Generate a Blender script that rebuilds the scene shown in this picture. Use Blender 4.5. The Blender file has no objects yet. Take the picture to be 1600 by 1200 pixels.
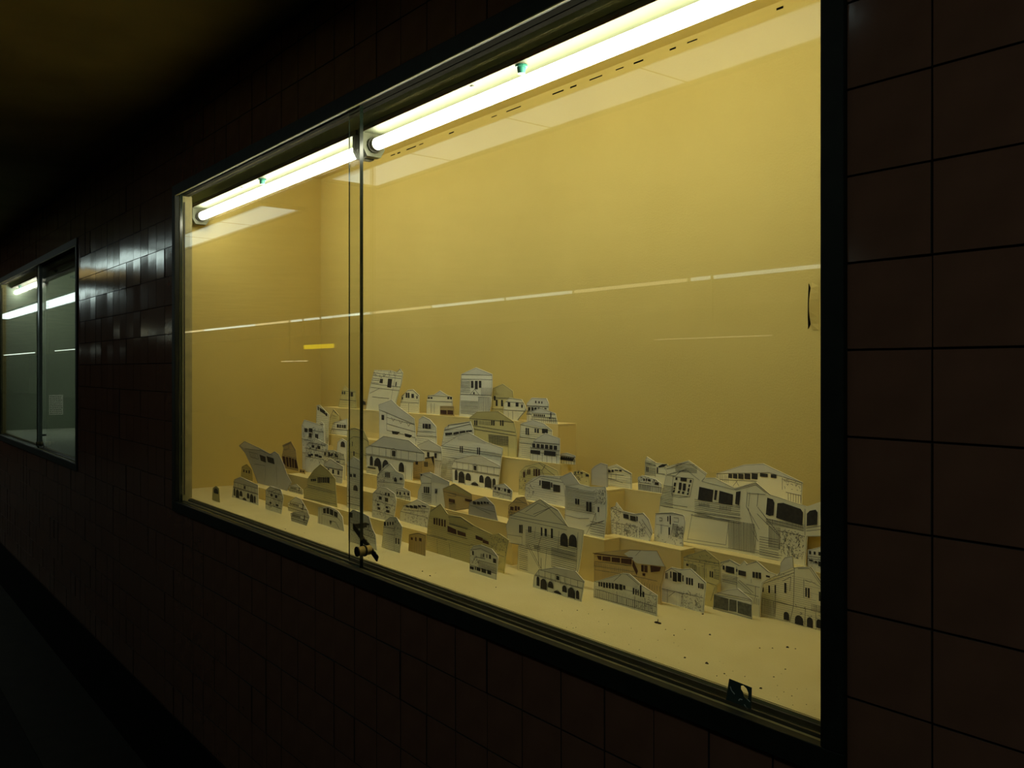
import bpy, bmesh, math, random
from mathutils import Vector

# ------------------------------------------------------------------ camera, world, exposure
random.seed(7)
sc = bpy.context.scene
COL = sc.collection
FPX, CX, HOR = 1371.0, 800.0, 578.0            # focal length and horizon of the 1600 x 1200 frame
TH = math.radians(37.95)
CT, ST = math.cos(TH), math.sin(TH)
CAMD, EYE = 0.928, 1.458                       # metres from the tiled wall, eye height
VPX = CX - FPX * math.tan(TH)                  # where the wall's level lines meet

cam_data = bpy.data.cameras.new('camera')
cam = bpy.data.objects.new('camera', cam_data)
COL.objects.link(cam)
cam_data.sensor_width = 36.0
cam_data.lens = FPX / 1600.0 * 36.0
cam_data.shift_y = (HOR - 600.0) / 1600.0
cam_data.clip_start = 0.02
cam.location = (0, -CAMD, EYE)
cam.rotation_euler = Vector((-CT, ST, 0)).to_track_quat('-Z', 'Y').to_euler()
sc.camera = cam

world = bpy.data.worlds.new('world')
sc.world = world
world.use_nodes = True
world.node_tree.nodes['Background'].inputs[0].default_value = (0.6, 0.7, 0.6, 1)
world.node_tree.nodes['Background'].inputs[1].default_value = 0.0

sc.view_settings.view_transform = 'Standard'
sc.view_settings.look = 'None'
sc.view_settings.exposure = 0.0
sc.view_settings.gamma = 1.0
sc.view_settings.use_curve_mapping = False
sc.cycles.use_denoising = True
sc.cycles.max_bounces = 8
sc.cycles.transparent_max_bounces = 16
sc.cycles.caustics_reflective = False
sc.cycles.caustics_refractive = False

TUBE_POWER = 28.0
FAR_TUBE_POWER = 24.0
PANEL_POWER = 1.3
ROW_POWER = 2.4

# ------------------------------------------------------------------ geometry of the view
def kk(t):
    return (CAMD + t) / CT

def wall_x(px, t):                 # X along the wall of a picture column at depth t behind the tiles
    z = FPX * kk(t) / (px - VPX)
    return -(z - (CAMD + t) * ST) / CT

def plane_pt(px, py, t):           # point of the upright plane at depth t
    z = FPX * kk(t) / (px - VPX)
    return (-(z - (CAMD + t) * ST) / CT, EYE - (py - HOR) * z / FPX)

def project(x, y, z):
    xc = x * ST + (y + CAMD) * CT
    zc = -x * CT + (y + CAMD) * ST
    if zc < 0.02:
        return None
    return CX + FPX * xc / zc, HOR - FPX * (z - EYE) / zc

# ------------------------------------------------------------------ materials
MATS = {}
def mat(name, color, rough=0.6, spec=0.4, metal=0.0, noise=0.0, nscale=20.0, bump=0.0, bscale=80.0, c2=None):
    if name in MATS:
        return MATS[name]
    m = bpy.data.materials.new(name)
    m.use_nodes = True
    nt = m.node_tree
    b = nt.nodes['Principled BSDF']
    b.inputs['Base Color'].default_value = (*color, 1)
    b.inputs['Roughness'].default_value = rough
    b.inputs['Specular IOR Level'].default_value = spec
    b.inputs['Metallic'].default_value = metal
    tc = nt.nodes.new('ShaderNodeTexCoord')
    if noise > 0 or c2:
        n = nt.nodes.new('ShaderNodeTexNoise')
        n.inputs['Scale'].default_value = nscale
        n.inputs['Detail'].default_value = 5
        nt.links.new(tc.outputs['Object'], n.inputs['Vector'])
        r = nt.nodes.new('ShaderNodeValToRGB')
        r.color_ramp.elements[0].position = 0.3
        r.color_ramp.elements[1].position = 0.7
        lo = c2 if c2 else tuple(c * (1 - noise) for c in color)
        r.color_ramp.elements[0].color = (*lo, 1)
        r.color_ramp.elements[1].color = (*color, 1)
        nt.links.new(n.outputs['Fac'], r.inputs['Fac'])
        nt.links.new(r.outputs['Color'], b.inputs['Base Color'])
    if bump > 0:
        n2 = nt.nodes.new('ShaderNodeTexNoise')
        n2.inputs['Scale'].default_value = bscale
        n2.inputs['Detail'].default_value = 3
        nt.links.new(tc.outputs['Object'], n2.inputs['Vector'])
        bp = nt.nodes.new('ShaderNodeBump')
        bp.inputs['Strength'].default_value = bump
        bp.inputs['Distance'].default_value = 0.002
        nt.links.new(n2.outputs['Fac'], bp.inputs['Height'])
        nt.links.new(bp.outputs['Normal'], b.inputs['Normal'])
    MATS[name] = m
    return m

def emit(name, color, power):
    if name in MATS:
        return MATS[name]
    m = bpy.data.materials.new(name)
    m.use_nodes = True
    nt = m.node_tree
    nt.nodes.remove(nt.nodes['Principled BSDF'])
    e = nt.nodes.new('ShaderNodeEmission')
    e.inputs[0].default_value = (*color, 1)
    e.inputs[1].default_value = power
    nt.links.new(e.outputs[0], nt.nodes['Material Output'].inputs[0])
    MATS[name] = m
    return m

def glass_mat(name, tint):
    if name in MATS:
        return MATS[name]
    m = bpy.data.materials.new(name)
    m.use_nodes = True
    nt = m.node_tree
    nt.nodes.remove(nt.nodes['Principled BSDF'])
    geo = nt.nodes.new('ShaderNodeNewGeometry')
    ior = nt.nodes.new('ShaderNodeMix')           # both faces of the pane reflect like glass met from the air
    ior.data_type = 'FLOAT'
    ior.inputs[2].default_value = 1.5
    ior.inputs[3].default_value = 1 / 1.5
    nt.links.new(geo.outputs['Backfacing'], ior.inputs[0])
    fr = nt.nodes.new('ShaderNodeFresnel')
    nt.links.new(ior.outputs[0], fr.inputs['IOR'])
    tr = nt.nodes.new('ShaderNodeBsdfTransparent')
    tr.inputs[0].default_value = (*tint, 1)
    gl = nt.nodes.new('ShaderNodeBsdfGlossy')
    gl.inputs['Roughness'].default_value = 0.004
    mx = nt.nodes.new('ShaderNodeMixShader')
    nt.links.new(fr.outputs[0], mx.inputs[0])
    nt.links.new(tr.outputs[0], mx.inputs[1])
    nt.links.new(gl.outputs[0], mx.inputs[2])
    nt.links.new(mx.outputs[0], nt.nodes['Material Output'].inputs[0])
    MATS[name] = m
    return m

TILE = mat('glazed_maroon_tile', (0.185, 0.086, 0.053), rough=0.11, spec=0.5, noise=0.35, nscale=9, bump=0.10, bscale=18)
GROUT = mat('dark_grout', (0.020, 0.016, 0.010), rough=0.9, noise=0.4, nscale=60)
CEILM = mat('grimy_ceiling_paint', (0.50, 0.43, 0.22), rough=0.8, spec=0.2, noise=0.35, nscale=2.5)
FLOORM = mat('worn_concrete', (0.017, 0.015, 0.010), rough=0.8, spec=0.1, noise=0.3, nscale=12, bump=0.3)
DARKFLOOR = mat('black_rubber_floor', (0.012, 0.012, 0.010), rough=0.9, spec=0.08, noise=0.3, nscale=20)
SKIRT = mat('black_skirting', (0.006, 0.006, 0.005), rough=0.9, spec=0.05, noise=0.2, nscale=15)
FARWALL = mat('far_wall_render', (0.03, 0.026, 0.02), rough=0.8, noise=0.3, nscale=3)
FRAMEM = mat('dark_anodised_frame', (0.012, 0.015, 0.009), rough=0.55, spec=0.3, metal=0.1, noise=0.5, nscale=30)
JAMBM = mat('olive_aluminium', (0.42, 0.36, 0.15), rough=0.5, spec=0.4, metal=0.0, noise=0.3, nscale=30)
TRACKM = mat('dark_track', (0.05, 0.045, 0.025), rough=0.5, noise=0.4, nscale=40)
YPAPER = mat('yellow_lining_paper', (0.68, 0.535, 0.168), rough=0.75, spec=0.25, c2=(0.65, 0.505, 0.155), nscale=5, bump=0.25, bscale=220)
YFLOOR = mat('faded_yellow_floor_paper', (0.74, 0.62, 0.28), rough=0.8, spec=0.2, c2=(0.69, 0.57, 0.245), nscale=14, bump=0.2, bscale=260)
GREYLIN = mat('grey_green_lining', (0.36, 0.44, 0.35), rough=0.7, noise=0.1, nscale=4)
GREYFLR = mat('grey_green_floor_lining', (0.46, 0.53, 0.45), rough=0.7, noise=0.1, nscale=4)
BATTEN = mat('dark_green_valance_paint', (0.42, 0.50, 0.24), rough=0.5, noise=0.25, nscale=14)
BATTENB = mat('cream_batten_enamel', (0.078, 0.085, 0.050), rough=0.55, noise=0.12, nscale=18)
RUST = mat('rust', (0.22, 0.085, 0.03), rough=0.9, noise=0.7, nscale=90, bump=0.5)
HOLDER = mat('lampholder_plastic', (0.15, 0.155, 0.095), rough=0.5, noise=0.35, nscale=30)
TEAL = mat('teal_starter_plastic', (0.04, 0.26, 0.19), rough=0.4, noise=0.2, nscale=20)
CAPM = mat('tube_end_cap', (0.55, 0.56, 0.45), rough=0.35, metal=0.8)
GLASS = glass_mat('clear_sheet_glass', (0.985, 0.995, 0.985))
GEDGE = mat('dark_green_glass_edge', (0.010, 0.020, 0.012), rough=0.15, spec=0.6)
GEDGE2 = mat('pale_glass_edge', (0.26, 0.30, 0.26), rough=0.2, spec=0.6)
LOCKM = mat('tarnished_lock_metal', (0.045, 0.04, 0.03), rough=0.35, metal=0.7, noise=0.4, nscale=60)
BRASS = mat('worn_brass', (0.45, 0.38, 0.20), rough=0.3, metal=0.9, noise=0.3, nscale=60)
TAGM = mat('dark_hang_tab_film', (0.035, 0.055, 0.045), rough=0.15, spec=0.6, bump=0.6, bscale=40)
TAGHI = mat('pale_print_scratch', (0.5, 0.55, 0.5), rough=0.4)
CRUMB = mat('dirt_crumb', (0.035, 0.022, 0.010), rough=0.9)
SLIT = mat('bare_gap_behind_paper', (0.006, 0.005, 0.002), rough=0.95, spec=0.02)
BOXM = mat('cream_foam_board', (0.80, 0.66, 0.28), rough=0.75, spec=0.2, c2=(0.77, 0.61, 0.25), nscale=9)
PAPERS = {
    'w': mat('white_drawing_card', (0.95, 0.93, 0.76), rough=0.8, spec=0.15, c2=(0.92, 0.89, 0.71), nscale=25),
    'c': mat('cream_drawing_card', (0.95, 0.90, 0.63), rough=0.8, spec=0.15, c2=(0.92, 0.86, 0.58), nscale=25),
    'g': mat('grey_shaded_card', (0.60, 0.58, 0.49), rough=0.8, spec=0.15, c2=(0.54, 0.52, 0.43), nscale=18),  # grey card; the curling card's shade is put into this colour
    'o': mat('yellowed_card', (0.80, 0.71, 0.32), rough=0.8, spec=0.15, c2=(0.75, 0.65, 0.28), nscale=18),
    't': mat('tan_washed_card', (0.72, 0.55, 0.24), rough=0.8, spec=0.15, c2=(0.64, 0.46, 0.18), nscale=18),
}
INK = mat('black_ink_fill', (0.022, 0.020, 0.018), rough=0.7, c2=(0.045, 0.040, 0.034), nscale=160)
BRINK = mat('brown_ink_fill', (0.055, 0.022, 0.014), rough=0.7, c2=(0.10, 0.04, 0.02), nscale=160)
GINK = mat('grey_ink_fill', (0.17, 0.17, 0.13), rough=0.8, c2=(0.08, 0.085, 0.065), nscale=220)
LINE = mat('grey_pen_line', (0.17, 0.165, 0.13), rough=0.8)
WASH = mat('grey_roof_wash', (0.78, 0.76, 0.63), rough=0.8, c2=(0.73, 0.71, 0.58), nscale=30)
OWASH = mat('olive_roof_wash', (0.62, 0.54, 0.22), rough=0.8, c2=(0.56, 0.48, 0.19), nscale=30)
DAYPANEL = emit('cool_panel_light', (0.80, 1.0, 0.92), PANEL_POWER)
BRIGHTPANEL = emit('bright_panel_light', (0.80, 1.0, 0.92), PANEL_POWER * 2.6)
WARMPANEL = emit('warm_panel_light', (1.0, 0.72, 0.25), PANEL_POWER * 0.8)
TUBEE = emit('lit_tube', (1.0, 0.975, 0.72), TUBE_POWER)
FARTUBE = emit('lit_tube_far', (1.0, 1.0, 0.80), FAR_TUBE_POWER)
ROWA = emit('cool_row_light', (0.85, 1.0, 0.82), ROW_POWER)
ROWB = emit('warm_row_light', (1.0, 0.86, 0.45), ROW_POWER * 0.75)
SIGNY = emit('yellow_sign_light', (1.0, 0.75, 0.0), 2.0)
DULLTUBE = mat('unlit_tube', (0.22, 0.24, 0.20), rough=0.25)
NOTICE = mat('reflected_notice', (0.92, 0.94, 0.88), rough=0.7)

# ------------------------------------------------------------------ object helpers
def link(name, me, m=None, parent=None, loc=None):
    o = bpy.data.objects.new(name, me)
    COL.objects.link(o)
    if m is not None and me is not None and not me.materials:
        me.materials.append(m)
    if loc is not None:
        o.location = loc
    if parent is not None:
        o.parent = parent
    return o

def tag(o, label=None, cat=None, group=None, kind=None):
    if label: o['label'] = label
    if cat: o['category'] = cat
    if group: o['group'] = group
    if kind: o['kind'] = kind
    return o

def empty(name, loc=(0, 0, 0)):
    o = bpy.data.objects.new(name, None)
    o.empty_display_size = 0.05
    COL.objects.link(o)
    o.location = loc
    return o

class MB:
    def __init__(s):
        s.v, s.f, s.mi = [], [], []
    def box(s, x0, x1, y0, y1, z0, z1, mi=0, skip=''):
        n = len(s.v)
        s.v += [(x0, y0, z0), (x1, y0, z0), (x1, y1, z0), (x0, y1, z0), (x0, y0, z1), (x1, y0, z1), (x1, y1, z1), (x0, y1, z1)]
        fs = {'b': (0, 3, 2, 1), 't': (4, 5, 6, 7), 'f': (0, 1, 5, 4), 'k': (2, 3, 7, 6), 'l': (3, 0, 4, 7), 'r': (1, 2, 6, 5)}
        for key, f in fs.items():
            if key in skip: continue
            s.f.append(tuple(n + i for i in f)); s.mi.append(mi)
        return s
    def poly(s, pts, mi=0):
        n = len(s.v); s.v += pts; s.f.append(tuple(range(n, n + len(pts)))); s.mi.append(mi); return s
    def prism(s, pts, off, mi=0):      # flat outline pushed by off
        n = len(s.v); k = len(pts)
        s.v += [tuple(p) for p in pts] + [tuple(p[i] + off[i] for i in range(3)) for p in pts]
        s.f.append(tuple(range(n, n + k))); s.mi.append(mi)
        s.f.append(tuple(range(n + 2 * k - 1, n + k - 1, -1))); s.mi.append(mi)
        for i in range(k):
            j = (i + 1) % k
            s.f.append((n + j, n + i, n + k + i, n + k + j)); s.mi.append(mi)
        return s
    def tube(s, a, b, r, seg=16, mi=0, r2=None):
        a, b = Vector(a), Vector(b); d = (b - a).normalized()
        u = d.orthogonal().normalized(); w = d.cross(u)
        n = len(s.v); r2 = r if r2 is None else r2
        for p, rr in ((a, r), (b, r2)):
            for i in range(seg):
                an = 2 * math.pi * i / seg
                s.v.append(tuple(p + u * math.cos(an) * rr + w * math.sin(an) * rr))
        for i in range(seg):
            j = (i + 1) % seg
            s.f.append((n + i, n + j, n + seg + j, n + seg + i)); s.mi.append(mi)
        s.f.append(tuple(n + i for i in reversed(range(seg)))); s.mi.append(mi)
        s.f.append(tuple(n + seg + i for i in range(seg))); s.mi.append(mi)
        return s
    def mesh(s, name, mats, smooth=False, bevel=0.0):
        me = bpy.data.meshes.new(name)
        me.from_pydata(s.v, [], s.f)
        for m in mats: me.materials.append(m)
        for p, i in zip(me.polygons, s.mi):
            p.material_index = i
            p.use_smooth = smooth
        if bevel > 0:
            bm = bmesh.new(); bm.from_mesh(me)
            bmesh.ops.bevel(bm, geom=bm.edges[:], offset=bevel, segments=2, affect='EDGES', profile=0.6)
            bm.to_mesh(me); bm.free()
        me.update()
        return me
    def build(s, name, m, parent=None, smooth=False, bevel=0.0, loc=None):
        mats = m if isinstance(m, (list, tuple)) else [m]
        return link(name, s.mesh(name, mats, smooth, bevel), None, parent, loc)

# ------------------------------------------------------------------ the passage
Z = lambda rel: EYE + rel                     # heights are given from the eye line
ZC = Z(0.892)                                 # ceiling
ZSK = Z(-1.177)                               # skirting top
# cases: outer frame limits along the wall
CASES = [(-3.062, -0.562), (-7.012, -4.512)]
CB, CTOP = Z(-0.477), Z(0.623)                # outer frame bottom and top
XW0, XW1 = -14.0, 1.6

def structure(o):
    o['kind'] = 'structure'
    return o

mb = MB()
zf = 0.0
yb0, yb1 = 0.006, 0.030
mb.box(XW0, XW1, yb0, yb1, zf, CB)
mb.box(XW0, XW1, yb0, yb1, CTOP, ZC)
mb.box(CASES[0][1], XW1, yb0, yb1, CB, CTOP)
mb.box(CASES[1][1], CASES[0][0], yb0, yb1, CB, CTOP)
mb.box(XW0, CASES[1][0], yb0, yb1, CB, CTOP)
wall = structure(mb.build('wall_right', GROUT))

# tiles
T = 0.1
def tile_mesh(w, h):
    g, b, d = 0.0012, 0.00015, 0.0002
    x0, x1, z0, z1 = g, w - g, g, h - g
    v = [(x0, 0.006, z0), (x1, 0.006, z0), (x1, 0.006, z1), (x0, 0.006, z1),
         (x0, d, z0), (x1, d, z0), (x1, d, z1), (x0, d, z1),
         (x0 + b, 0, z0 + b), (x1 - b, 0, z0 + b), (x1 - b, 0, z1 - b), (x0 + b, 0, z1 - b)]
    f = [(8, 9, 10, 11)]
    for i in range(4):
        j = (i + 1) % 4
        f.append((4 + i, 4 + j, 8 + j, 8 + i)); f.append((i, j, 4 + j, 4 + i))
    return v, f
cells = []
col0 = -0.562
xs = [col0 + T * i for i in range(-120, 9)]
zs = [Z(-1.177) + T * j for j in range(0, 21)]
for x in xs:
    for z in zs:
        h = min(T, ZC - z)
        if h < 0.03: continue
        x0, x1 = x, x + T
        if z + 0.01 > CB - 1e-4 and z < CTOP - 1e-3:
            skip = False
            for a, b in CASES:
                if x0 >= a - 1e-4 and x1 <= b + 1e-4: skip = True
                elif x0 < b - 1e-4 and x1 > b + 1e-4: x0 = b
                elif x0 < a - 1e-4 and x1 > a + 1e-4: x1 = a
            if skip or x1 - x0 < 0.02: continue
        cells.append((x0, z, x1 - x0, h))
scored = []
for c in cells:
    p = [project(c[0] + a * c[2], 0, c[1] + b * c[3]) for a in (0, 1) for b in (0, 1)]
    if any(q is None for q in p):
        scored.append((0, c)); continue
    ux = [q[0] for q in p]; uy = [q[1] for q in p]
    cxm, cym = sum(ux) / 4, sum(uy) / 4
    vis = -10 < cxm < 1640 and -40 < cym < 1240
    scored.append(((max(ux) - min(ux)) * (max(uy) - min(uy)) if vis else 0, c))
scored.sort(key=lambda s: -s[0])
meshes = {}
rest = MB()
NIND = 298
for i, (a, c) in enumerate(scored):
    key = (round(c[2], 4), round(c[3], 4))
    if i < NIND:
        if key not in meshes:
            v, f = tile_mesh(c[2], c[3])
            me = bpy.data.meshes.new('tile'); me.from_pydata(v, [], f); me.materials.append(TILE); me.materials.append(GROUT)
            for q in me.polygons: q.material_index = 0 if q.index == 0 else 1    # glazed face, bare clay edges
            me.update()
            meshes[key] = me
        o = link('tile', meshes[key], None, wall, (c[0], random.uniform(-0.0001, 0.0001), c[1]))
        o.rotation_euler = (random.gauss(0, 0.0020), 0, random.gauss(0, 0.0085))
    else:
        v, f = tile_mesh(c[2], c[3])
        n = len(rest.v)
        rx, rz = random.gauss(0, 0.0020), random.gauss(0, 0.0085)
        rest.v += [(c[0] + p[0], p[1] - p[2] * rx + p[0] * rz, c[1] + p[2]) for p in v]
        rest.f += [tuple(n + q for q in g) for g in f]; rest.mi += [0] + [1] * (len(f) - 1)
tag(rest.build('tile_field', [TILE, GROUT], wall), kind='stuff')

structure(MB().box(XW0, XW1, -0.006, 0.006, 0, ZSK).build('baseboard_right', SKIRT))
structure(MB().box(-62, 3, -9, 0.6, -0.06, 0.0).build('floor', DARKFLOOR))
structure(MB().box(XW0, XW1, -0.305, -0.006, 0.0, 0.004).build('trim_1', FLOORM))
structure(MB().box(-62, 3, -9, 0.8, ZC, ZC + 0.08).build('ceiling', CEILM))
structure(MB().box(-62, 3, -9.1, -9.0, 0, ZC).build('wall_left', FARWALL))

# ceiling panel lights over the walkway, seen only mirrored in the glass and the glaze, save one added fill
def panel_light(x0, x1, y0, y1, m, label, group=None):
    e = empty('ceiling_panel_light', ((x0 + x1) / 2, (y0 + y1) / 2, ZC))
    tag(e, label, 'ceiling light', group)
    hx, hy = (x1 - x0) / 2, (y1 - y0) / 2
    fr = MB()
    for a in ((-hx - .02, -hx, -hy - .02, hy + .02), (hx, hx + .02, -hy - .02, hy + .02), (-hx, hx, -hy - .02, -hy), (-hx, hx, hy, hy + .02)):
        fr.box(*a, -0.02, 0.0)
    fr.build('light_frame', FRAMEM, e)
    MB().box(-hx, hx, -hy, hy, -0.008, 0.0).build('diffuser', m, e)
    n = max(2, int((x1 - x0) / 0.6))
    for i in range(1, n):
        x = -hx + 2 * hx * i / n
        MB().box(x - .002, x + .002, -hy, hy, -0.010, -0.0085).build('louvre', FRAMEM, e)
panel_light(-3.72, -1.15, -1.09, -0.865, DAYPANEL, 'ceiling light panel mirrored as the pale band on the right glass pane')
panel_light(-0.35, 1.4, -1.09, -0.865, BRIGHTPANEL, 'added unseen fill panel brightening the bare tiles right of the yellow case')  # added fill, out of view and not mirrored, to brighten the right-hand tiles
panel_light(-6.6, -4.5, -1.09, -0.865, DAYPANEL, 'ceiling light panel mirrored as the pale band on the left glass pane')
panel_light(-8.2, -6.7, -1.10, -0.85, BRIGHTPANEL, 'ceiling light panel mirrored white in the glazed tiles')
panel_light(-9.15, -8.25, -1.10, -0.85, WARMPANEL, 'warm ceiling light panel mirrored yellow in the tiles beside the grey case')
panel_light(-17.4, -10.3, -1.52, -1.20, BRIGHTPANEL, 'long ceiling light panel mirrored as the white band in the grey case')

# light row across the hall
def row_light(x0, x1, y, z, h, m, label, group=None, name='row_light'):
    e = empty(name, ((x0 + x1) / 2, y, z))
    tag(e, label, 'light', group)
    hx = (x1 - x0) / 2
    MB().box(-hx, hx, -0.04, 0.0, -h / 2, h / 2).build('backplate', FRAMEM, e)
    MB().box(-hx + .01, hx - .01, 0.0005, 0.03, -h / 2 + .003, h / 2 - .003).build('diffuser', m, e)
    MB().box(-0.01, 0.01, -0.03, -0.01, h / 2, ZC - z).build('hanger', FRAMEM, e)
rx = -4.0
seg = 0
while rx > -21.5:
    L = 1.62 if seg % 3 != 2 else 1.2
    row_light(rx - L, rx, -5.6, Z(0.872), 0.036, ROWB if seg % 3 == 1 else ROWA,
              'strip light across the hall, mirrored in the thin streak on the yellow case', 'strip lights across the hall')
    rx -= L + 0.05
    seg += 1
row_light(-44.9, -40.2, -7.3, Z(0.885), 0.05, ROWA, 'far strip light mirrored as the right streak in the grey case')
row_light(-59.5, -49.7, -7.3, Z(0.875), 0.05, ROWA, 'farthest strip light mirrored as the left streak in the grey case')
row_light(-14.05, -12.95, -5.5, Z(0.39), 0.075, SIGNY, 'yellow lit sign bar mirrored in the left glass pane', name='sign_light')
row_light(-15.0, -14.5, -5.5, Z(0.153), 0.02, ROWB, 'short white strip light mirrored at left below the yellow sign bar', name='small_strip_light')
row_light(-14.42, -13.95, -5.5, Z(0.153), 0.02, ROWB, 'short white strip light mirrored at right below the yellow sign bar', name='small_strip_light')
row_light(-6.0, -4.62, -5.5, Z(0.30), 0.014, ROWB, 'low strip light mirrored on the right glass pane', name='small_strip_light')

# ------------------------------------------------------------------ display cases
TB = 0.637          # depth of the back panel
ZCF, ZCC = Z(-0.435), Z(0.768)
def build_case(x0, x1, lin, flr, label, mirror=False):
    w = 0.030
    e = empty('display_case', ((x0 + x1) / 2, 0, CB))
    tag(e, label, 'display case')
    ox, oz = (x0 + x1) / 2, CB
    def P(name, m, *boxes, bevel=0.0):
        b = MB()
        for q in boxes:
            b.box(q[0] - ox, q[1] - ox, q[2], q[3], q[4] - oz, q[5] - oz)
        return b.build(name, m, e, bevel=bevel)
    yf = -0.006
    P('frame_top', FRAMEM, (x0, x1, yf, 0.006, CTOP - w - 0.004, CTOP), bevel=0.0015)
    P('frame_bottom', FRAMEM, (x0, x1, yf, 0.010, CB, CB + w + 0.003), bevel=0.0015)
    P('frame_side', FRAMEM, (x0, x0 + w, yf, 0.010, CB + w + .0035, CTOP - w - .0045), bevel=0.0015)
    P('frame_side', FRAMEM, (x1 - w, x1, yf, 0.010, CB + w + .0035, CTOP - w - .0045), bevel=0.0015)
    zb = CB + w + 0.003
    zt = CTOP - w - 0.004
    # lip and tracks
    P('frame_lip', JAMBM, (x0 + w, x1 - w, -0.0055, -0.002, zt - 0.0025, zt - 0.0003))
    P('jamb', JAMBM, (x0 + w - 0.012, x0 + w + 0.001, 0.0105, 0.052, zb - .002, zt))
    P('jamb', JAMBM, (x1 - w - 0.001, x1 - w + 0.012, 0.0105, 0.052, zb - .002, zt))
    P('jamb_stop', TRACKM, (x0 + w + 0.0012, x0 + w + 0.004, 0.024, 0.028, zb + .02, zt - .02))
    P('bottom_track', JAMBM, (x0 + w + .002, x1 - w - .002, 0.0105, 0.046, zb - 0.02, zb - 0.003))
    P('track_rib', TRACKM, (x0 + w + .002, x1 - w - .002, 0.0205, 0.0255, zb - 0.0028, zb + 0.002))
    P('track_rib', TRACKM, (x0 + w + .002, x1 - w - .002, 0.0385, 0.0425, zb - 0.0028, zb + 0.004))
    P('track_rib', JAMBM, (x0 + w + .002, x1 - w - .002, 0.0430, 0.0455, zb - 0.0028, ZCF - 0.0005))
    P('top_track', SLIT, (x0 + w + .002, x1 - w - .002, 0.0105, 0.046, zt + 0.003, zt + 0.02))
    # lining
    xl, xr = x0 - 0.196, x1 + 0.196
    P('back_panel', lin, (xl, xr, TB, TB + 0.012, ZCF - .012, ZCC))
    P('side_panel', lin, (xl - 0.012, xl, 0.054, TB, ZCF - .012, ZCC))
    P('side_panel', lin, (xr, xr + 0.012, 0.054, TB, ZCF - .012, ZCC))
    P('floor_panel', flr, (xl, xr, 0.0465, TB, ZCF - 0.012, ZCF))
    P('ceiling_panel', lin, (xl - .012, xr + .012, 0.031, TB + .012, ZCC, ZCC + 0.012))
    P('valance', BATTEN, (xl, xr, 0.112, 0.179, Z(0.6015), ZCC - 0.0005))
    P('front_return', TRACKM, (xl - .012, x0 + w - 0.0125, 0.0465, 0.0535, ZCF, ZCC - .0005))
    P('front_return', TRACKM, (x1 - w + 0.0125, xr + .012, 0.0465, 0.0535, ZCF, ZCC - .0005))
    P('head_panel', TRACKM, (xl - .012, xr + .012, 0.031, 0.040, CTOP - .005, ZCC - .0005))
    return e
build_case(*CASES[0], YPAPER, YFLOOR, 'large display case lined in yellow paper, set into the maroon tile wall')
build_case(*CASES[1], GREYLIN, GREYFLR, 'far display case with grey-green lining, empty, at the left edge')

ZG0, ZG1 = CB + 0.033, CTOP - 0.031
def pane(x0, x1, y0, y1, edge_mats, label):
    b = MB()
    n = 0
    b.box(x0, x1, y0, y1, ZG0, ZG1)
    b.mi = [1, 1, 0, 0, 2, 2]
    o = b.build('sliding_glass_pane', [GLASS, GEDGE, edge_mats])
    tag(o, label, 'glass pane')
    return o
XG = wall_x(562.5, 0.012)
XG2 = wall_x(544.5, 0.028)
pane(CASES[0][0] + .0325, XG, 0.0115, 0.0200, GEDGE, 'left sliding glass pane of the yellow case, overlapping in front')
pane(XG2, CASES[0][1] - .0325, 0.0285, 0.0318, GEDGE, 'right sliding glass pane of the yellow case, running behind')
pane(CASES[1][0] + .0325, wall_x(58.5, 0.012), 0.0115, 0.0200, GEDGE, 'left sliding glass pane of the far grey case')
pane(wall_x(57.0, 0.028), CASES[1][1] - .0325, 0.0285, 0.0365, GEDGE2, 'right sliding glass pane of the far grey case')
tag(MB().box(wall_x(58.7, 0.010), wall_x(60.9, 0.010), 0.0112, 0.0275, ZG0 + .012, ZG1).build('glass_edge_strip', GEDGE2),
    'pale plastic strip along the pane edge of the grey case', 'edge strip')

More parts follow.
